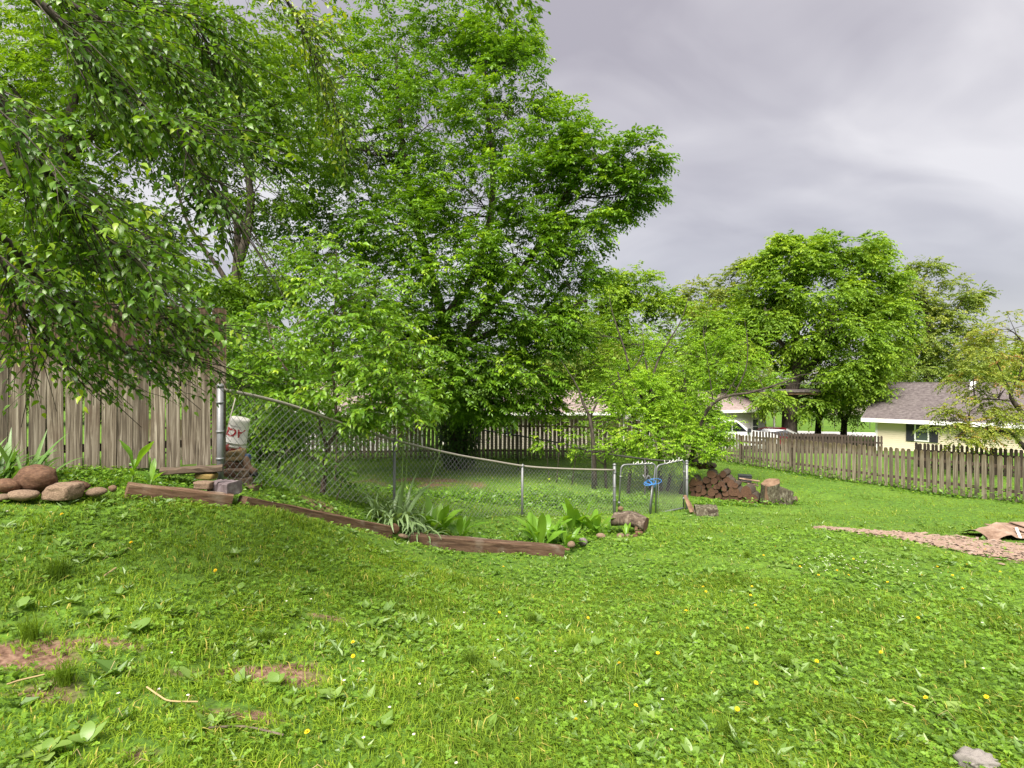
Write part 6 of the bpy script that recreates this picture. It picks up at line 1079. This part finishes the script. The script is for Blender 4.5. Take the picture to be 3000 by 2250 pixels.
    D = np.stack([np.tile(np.cos(an), n), np.tile(np.sin(an), n), np.full(n * m, .6)], 1); leaf_cloud(g, 'kite', np.repeat(np.stack([x, y, z], 1), m, 0), D, UP + r.normal(0, .3, (n * m, 3)), np.full(n * m, .011), np.full(n * m, 1.2), np.full(n * m, .5)); o = link('clover_flowers', g.mesh('clover_flowers'), M['clover_white']); tag(o, 'tiny white clover flowers dotted over the lawn', 'clover flowers', None, 'stuff')
weeds()

# ------------------------------------------------------------------ single plants
def arch_leaf(name, wfun, e0, e1, mat, n=8, cols=4, fold=.18, tint=.5, wave=0.0, seed=0, pleat=0.0):
    """leaf of length 1 growing along +y, its slope going from e0 to e1 (radians above level)"""
    r = np.random.default_rng(seed); t = np.linspace(0, 1, n); el = e0 + (e1 - e0) * t ** 1.2; y = np.concatenate([[0], np.cumsum(np.cos(el[:-1]) / (n - 1))]); z = np.concatenate([[0], np.cumsum(np.sin(el[:-1]) / (n - 1))]); w = np.array([wfun(a) for a in t]); P = np.zeros((n, 2 * cols - 1, 3))
    for j, s in enumerate(np.linspace(-1, 1, 2 * cols - 1)):
        nz = np.cos(el); ny = -np.sin(el); up = fold * abs(s) * w + wave * w * np.sin(9 * t + 2 * s + seed) * abs(s) + pleat * w * (j % 2); P[:, j, 0] = s * w; P[:, j, 1] = y + ny * up; P[:, j, 2] = z + nz * up
    me = Geo().grid(P).mesh(name, None, True); me.attributes['tint'].data.foreach_set('value', np.full(len(me.polygons), tint, np.float32)); me.materials.append(mat); return me
def put_leaf(me, root, p, az, s, wx=1.0, roll=0.0, lab=None):
    o = link('leaf', me, None, root); o.location = tuple(float(v) for v in p); o.rotation_euler = (0, roll, az); o.scale = (s * wx, s, s); return o
ovw = lambda k, base=.0: (lambda t: k * (math.sin(PI * min(1, t * .93 + .02) ** 1.15) ** .9 + base * (1 - t)))
BR = [arch_leaf('leaf', ovw(.14, .1), e0, e1, M['leaf_broad'], tint=tn, wave=.2, seed=i, pleat=.09) for i, (e0, e1, tn) in enumerate([(1.25, .75, .45), (1.1, .2, .5), (1.35, 1.1, .65), (.9, -.35, .35), (1.2, -.1, .55)])]
def broad_plant(px, py, d, label, n, size, seed, spread=.09, mesh=None, group='broad leaved plants in the bed'):
    r = random.Random(seed); b = W(px, py, d); b[2] = th(b[0], b[1]); root = thing('broad_leaved_plant', label, 'plant', b, group)
    for k in range(n):
        az = r.uniform(0, 2 * PI); rr = spread * math.sqrt(r.random()); m = BR[r.choice([0, 1, 1, 2, 3, 4, 4])]; put_leaf(m, root, (rr * math.cos(az), rr * math.sin(az), -.02 + r.uniform(0, .12)), az - PI / 2 + r.uniform(-.5, .5), size * r.uniform(.6, 1.1), r.uniform(.8, 1.15), r.uniform(-.3, .3))
    return root
broad_plant(1275, 1545, 8.75, 'light green broad leaved plant right of the strap leaved clump', 17, 0.55, 1, .14)
broad_plant(1345, 1558, 8.85, 'small broad leaved plant at the right of the strap leaved clump, over the thick timber', 8, 0.43, 2, .09)
broad_plant(1590, 1575, 9.15, 'largest broad leaved plant, in front of the thin fence post', 20, 0.58, 3, .2)
broad_plant(1655, 1578, 9.2, 'spreading broad leaved plant at the right end of the thick timber', 12, 0.48, 4, .14)
broad_plant(1690, 1545, 10.1, 'upright broad leaved plant behind the timber end, left of the split log', 13, 0.60, 5, .16)
broad_plant(1745, 1550, 10.0, 'broad leaved plant close beside the split log', 9, 0.48, 6, .13)
broad_plant(1785, 1530, 10.1, 'single round leaved young plant against the split log', 3, .26, 7, .03)
broad_plant(1833, 1558, 9.55, 'little broad leaved plant in front of the split log above the stones', 4, .22, 8, .04)
def young_plant(px, py, d, H, label, leaves, seed):
    b = W(px, py, d); b[2] = th(b[0], b[1]); root = thing('young_broad_plant', label, 'plant', b, 'young plants before the tall fence'); g = Geo().tube(smoothline([b, b + [.01, 0, H * .5], b + [.03, 0, H]], 8), [.012] * 4 + [.009] * 4, 6); part('stem', g, M['stalk'], root, True)
    for f, az, m, s, rl in leaves: put_leaf(BR[m], root, (.03 * f, 0, H * f), az, s, .95, rl)
young_plant(384, 1412, 5.45, .22, 'young plant with two long bright leaves spread like wings before the tall fence', [(1, PI / 2 + .1, 0, .36, .2), (1, -PI / 2 - .1, 0, .34, -.2), (.7, PI + .4, 1, .15, 0), (.9, .3, 2, .14, 0)], 1)
young_plant(436, 1414, 5.5, .17, 'shorter young plant with one upright oval leaf before the tall fence', [(1, .2, 2, .22, 0), (.75, PI / 2 + .2, 1, .22, .1), (.7, -PI / 2, 1, .2, -.1), (.5, PI - .5, 4, .16, 0), (.4, PI / 2 - .6, 3, .18, .2)], 2)
stw = lambda w: (lambda t: w * (1 - t ** 2.6) * (.75 + .25 * min(1, 4 * t)))
ST = [arch_leaf('leaf', stw(.038), e0, e1, M['leaf_strap'], 10, 2, .3, tn, 0, i) for i, (e0, e1, tn) in enumerate([(1.35, -.9, .45), (1.45, .1, .35), (1.25, -1.2, .6), (1.46, .8, .4), (1.1, -1.3, .55), (1.4, -1.4, .7)])]
def strap_clump():
    r = random.Random(3); b = W(1190, 1560, 8.45); b[2] = th(b[0], b[1]); root = thing('strap_leaved_clump', 'big clump of arching blue green strap leaves with tall flower stalks behind the timber joint', 'plant', b)
    for k in range(170):
        az = r.uniform(0, 2 * PI); x = r.uniform(-.5, .42); y = r.uniform(-.14, .14); h = 1 - abs(x) * .9; put_leaf(ST[r.randrange(6)], root, (x, y, th(b[0] + x, b[1] + y) - b[2] - .01), az, r.uniform(.5, 1.0) * (1.1 if x < -.0 else .85) * h, r.uniform(.8, 1.3), r.uniform(-.4, .4))
    for k in range(5): put_leaf(ST[[1, 3][k % 2]], root, (-.12 + r.uniform(-.15, .12), r.uniform(-.1, .1), 0), r.uniform(0, 6.3), r.uniform(.9, 1.2), .9)
    for px, py, x0 in ((1192, 1228, -.1), (1183, 1240, -.06), (1298, 1300, .18), (1198, 1280, -.02)):
        t = W(px, py, 8.4); s = b + [x0, 0, .05]; P = bez(s, s + (t - s) * .5 + [-.03, 0, .05], t, 12); part('flower_stalk', Geo().tube(P, np.linspace(.006, .0035, 12), 5), M['stalk'], root); o = link('flower_bud', rock_mesh('flower_bud', 3, 1, .05), M['clover_white'], root); o.location = tuple(t - b); o.scale = (.014, .014, .03)
strap_clump()
IR = [arch_leaf('leaf', stw(.040), e0, e1, M['leaf_iris'], 9, 2, .12, tn, 0, i) for i, (e0, e1, tn) in enumerate([(1.2, .55, .45), (1.0, .1, .3), (1.35, 1.0, .6), (.85, -.2, .4), (1.1, -.5, .55)])]
def iris():
    r = random.Random(8); b = np.array([-4.72, 5.15, 0.]); b[2] = th(b[0], b[1]); root = thing('iris_clump', 'fan of long blue green iris blades behind the boulders at the left edge', 'plant', b)
    for k in range(64):
        az = r.uniform(-2.4, 1.0) - .3; x = r.uniform(-.45, .22); y = r.uniform(-.08, .15); put_leaf(IR[r.randrange(5)], root, (x, y, .0), az, r.uniform(.32, .62), r.uniform(.8, 1.2), r.uniform(-.3, .3))
iris()
PL = [arch_leaf('leaf', lambda t, k=k: k * math.sin(PI * min(1, max(0, t * 1.18 - .2)) ** .85) ** .8 + .015, e0, e1, M['leaf_weed'], 7, 2, .15, tn, .12, i) for i, (k, e0, e1, tn) in enumerate([(.26, .8, -.2, .5), (.22, .5, -.1, .65), (.28, 1.0, .1, .4), (.2, .9, .5, .55)])]
def plantains():
    spots = [(854, 1807, .10, 'small four leaved plantain by a reddish bare patch in the left lawn'), (565, 2002, .12, 'leafy plantain rosette left of the thin yellow twig'), (809, 2020, .12, 'pale spreading plantain rosette on the reddish bare soil'), (972, 2060, .12, 'pale plantain rosette right of the reddish bare soil'), (398, 1862, .12, 'cluster of round plantain leaves in the left lawn'), (312, 1825, .11, 'plantain rosette just behind the cluster of round leaves'), (253, 2196, .14, 'large oval leaf plantain near the bottom left corner'), (136, 2223, .14, 'broad plantain at the very bottom left'), (696, 1735, .09, 'pale plantain in the grass below the long timber'), (904, 1676, .11, 'dark leaved plantain beyond the left lawn middle'), (212, 1640, .10, 'plantain beside the tall dark grass tuft'), (1100, 1843, .10, 'plantain with one upright pale leaf left of the lawn centre'), (1086, 1920, .11, 'plantain with drooping grey green leaves beside two yellow flowers'), (1425, 2160, .12, 'plantain with broad leaves at the bottom centre'), (1741, 1898, .10, 'plantain in taller grass right of the lawn centre'), (2063, 1712, .09, 'plantain with one upright leaf in the right lawn'), (2027, 2228, .11, 'plantain with a round leaf at the bottom edge right of centre'), (60, 1800, .13, 'plantain at the left edge of the lawn'), (620, 2140, .12, 'plantain beside the bare soil near the bottom left'), (1560, 1960, .10, 'plantain in clover at the lawn centre'), (2640, 2150, .10, 'plantain in the bottom right lawn left of the grey rag'), (2330, 1960, .09, 'plantain in the middle of the right lawn')]
    for k, (px, py, s, lab) in enumerate(spots):
        r = random.Random(k); p = G(px, py); root = thing('plantain', lab, 'weed', p, 'plantain rosettes in the lawn'); n = r.randint(5, 8); a0 = r.uniform(0, 6)
        for j in range(n): put_leaf(PL[r.randrange(4)], root, (0, 0, .005), a0 + j * 2 * PI / n + r.uniform(-.3, .3), s * r.uniform(.5, .95), r.uniform(.85, 1.2), r.uniform(-.2, .2))
plantains()
def dandelions():
    g = Geo(); n = 22; r = np.random.default_rng(4)
    for ring, (L, el, zz) in enumerate(((.018, .15, 0), (.015, .6, .002), (.010, 1.1, .004))):
        an = np.arange(n) * 2 * PI / n + ring * .2; D = np.stack([np.cos(an) * math.cos(el), np.sin(an) * math.cos(el), np.full(n, math.sin(el))], 1); leaf_cloud(g, 'kite', np.tile([[0, 0, zz]], (n, 1)), D, np.tile([[0, 0, 1.]], (n, 1)) + .01, np.full(n, L), np.full(n, .5), np.full(n, .5))
    head = g.mesh('flower_head'); head.materials.append(M['dandelion']); st = Geo().tube([(0, 0, -.06), (.004, 0, -.03), (0, 0, 0)], .0018, 5).mesh('stem'); st.materials.append(M['stalk'])
    pts = [(1515, 2079), (1723, 1830), (1463, 1812), (1034, 1909), (1034, 1950), (1927, 1938), (1814, 1968), (1863, 2097), (1687, 2140), (1475, 1672), (2190, 1862), (2213, 1792), (2203, 1734), (2199, 1760), (2344, 1673), (2375, 1776), (2398, 1699), (2452, 1685), (2581, 1936), (2712, 2073), (2890, 2074), (2215, 2029), (2160, 2110), (2393, 1961), (2271, 1613), (2237, 1640), (2068, 1749), (2690, 1830), (2486, 1699), (2886, 1620), (900, 2178), (631, 1692), (181, 1527), (384, 1611), (2746, 1674), (2791, 1699), (2832, 1667), (2872, 1658), (2060, 1735), (2600, 1720), (2700, 1700), (2930, 1690), (2500, 1650), (2050, 1640), (2010, 1806), (2820, 1740)]
    od = ['first', 'second', 'third', 'fourth', 'fifth', 'sixth', 'seventh', 'eighth', 'ninth', 'tenth', 'eleventh', 'twelfth', 'thirteenth', 'fourteenth', 'fifteenth', 'sixteenth']
    bands = [(2040, 'in the row nearest the bottom edge'), (1900, 'in the row level with the bare soil'), (1770, 'across the middle of the lawn'), (1680, 'level with the tall dark grass tuft'), (0, 'in the row farthest from the bottom edge')]; lab = {}
    for bi, (y0, nm) in enumerate(bands):
        y1 = bands[bi - 1][0] if bi else 9999; row = sorted([q for q in pts if y0 <= q[1] < y1])
        for i, q in enumerate(row): lab[q] = 'yellow dandelion flower, %s from the left %s' % (od[i], nm)
    for k, (px, py) in enumerate(pts):
        p = G(px, py); p[2] += .055; root = thing('dandelion', lab[(px, py)], 'flower', p, 'dandelion flowers in the lawn'); rr = random.Random(k); o = link('flower_head', head, None, root); o.rotation_euler = (rr.uniform(-.5, .5), rr.uniform(-.5, .5), rr.uniform(0, 6)); o.scale = (.85,) * 3; link('stem', st, None, root)
dandelions()
def tufts():
    gm = []
    for v in range(2):
        r = np.random.default_rng(300 + v); n = 130; az = r.uniform(0, 2 * PI, n); h = r.uniform(.09, .17, n); ln = r.uniform(.2, 1.1, n); p0 = np.stack([r.normal(0, .025, n), r.normal(0, .025, n), 0 * az], 1); dv = np.stack([np.cos(az), np.sin(az), 0 * az], 1); sd = np.stack([-np.sin(az), np.cos(az), 0 * az], 1) * .0022
        p1 = p0 + dv * (ln * h * .35)[:, None] + UP * (h * .6)[:, None]; p2 = p0 + dv * (ln * h)[:, None] + UP * (h * (1 - .3 * ln))[:, None]; V = np.stack([p0 - sd, p0 + sd, p1 - sd, p1 + sd, p2], 1).reshape(-1, 3); b = np.arange(n)[:, None] * 5
        gm.append(Geo().add(V, T=np.concatenate([b + [[0, 1, 3]], b + [[0, 3, 2]], b + [[2, 3, 4]]]), tint=np.tile(np.clip(r.normal(.18, .1, n), 0, .7), 3)).mesh('grass_tuft')); gm[-1].materials.append(M['grass'])
    for k, (px, py, s, lab) in enumerate([(165, 1700, 1.25, 'tall dark green grass tuft in the left lawn'), (1680, 1910, 1.0, 'tall dark grass tuft right of the lawn centre'), (1380, 1960, .95, 'dark grass tuft in the middle of the lawn'), (90, 1880, 1.1, 'long grass tuft at the left edge by the bare soil'), (780, 1890, .8, 'fine grass tuft among bare soil in the left lawn'), (2300, 1960, .8, 'grass tuft in the right lawn'), (1560, 1830, .8, 'grass tuft near two dandelions at the centre'), (2130, 2170, .9, 'grass tuft at the bottom edge right of centre'), (2190, 1635, .8, 'grass tuft in the lawn below the log chunk'), (190, 2010, 1.0, 'grass tuft below the left bare soil')]):
        p = G(px, py); o = link('grass_tuft', gm[k % 2]); o.location = tuple(p); o.scale = (s * .85, s * .85, s); o.rotation_euler = (0, 0, k); tag(o, lab, 'grass tuft', 'taller grass tufts in the lawn')
    for k, (pts, rad, lab) in enumerate([([(430, 2035), (470, 2062), (500, 2078), (580, 2080)], .004, 'thin yellowish bent twig lying on the left lawn'), ([(610, 2160), (700, 2155), (760, 2160), (830, 2175)], .005, 'reddish brown twig lying on soil at the bottom left'), ([(2590, 2070), (2640, 2078), (2680, 2092)], .004, 'pale dry stem lying in the right lawn'), ([(20, 2028), (60, 2016), (130, 2000)], .004, 'pale dry stalk across the bare soil at the left edge'), ([(305, 1702), (340, 1680)], .005, 'short brown stick in the left lawn')]):
        P = np.array([G(*q) + [0, 0, .035] for q in pts]); P = smoothline(P, 10) if len(P) > 2 else P; solo('twig', Geo().tube(P, rad, 6), M['straw'] if k != 1 else M['bark_light'], lab, 'twig', P[0], 'twigs lying on the lawn')
tufts()
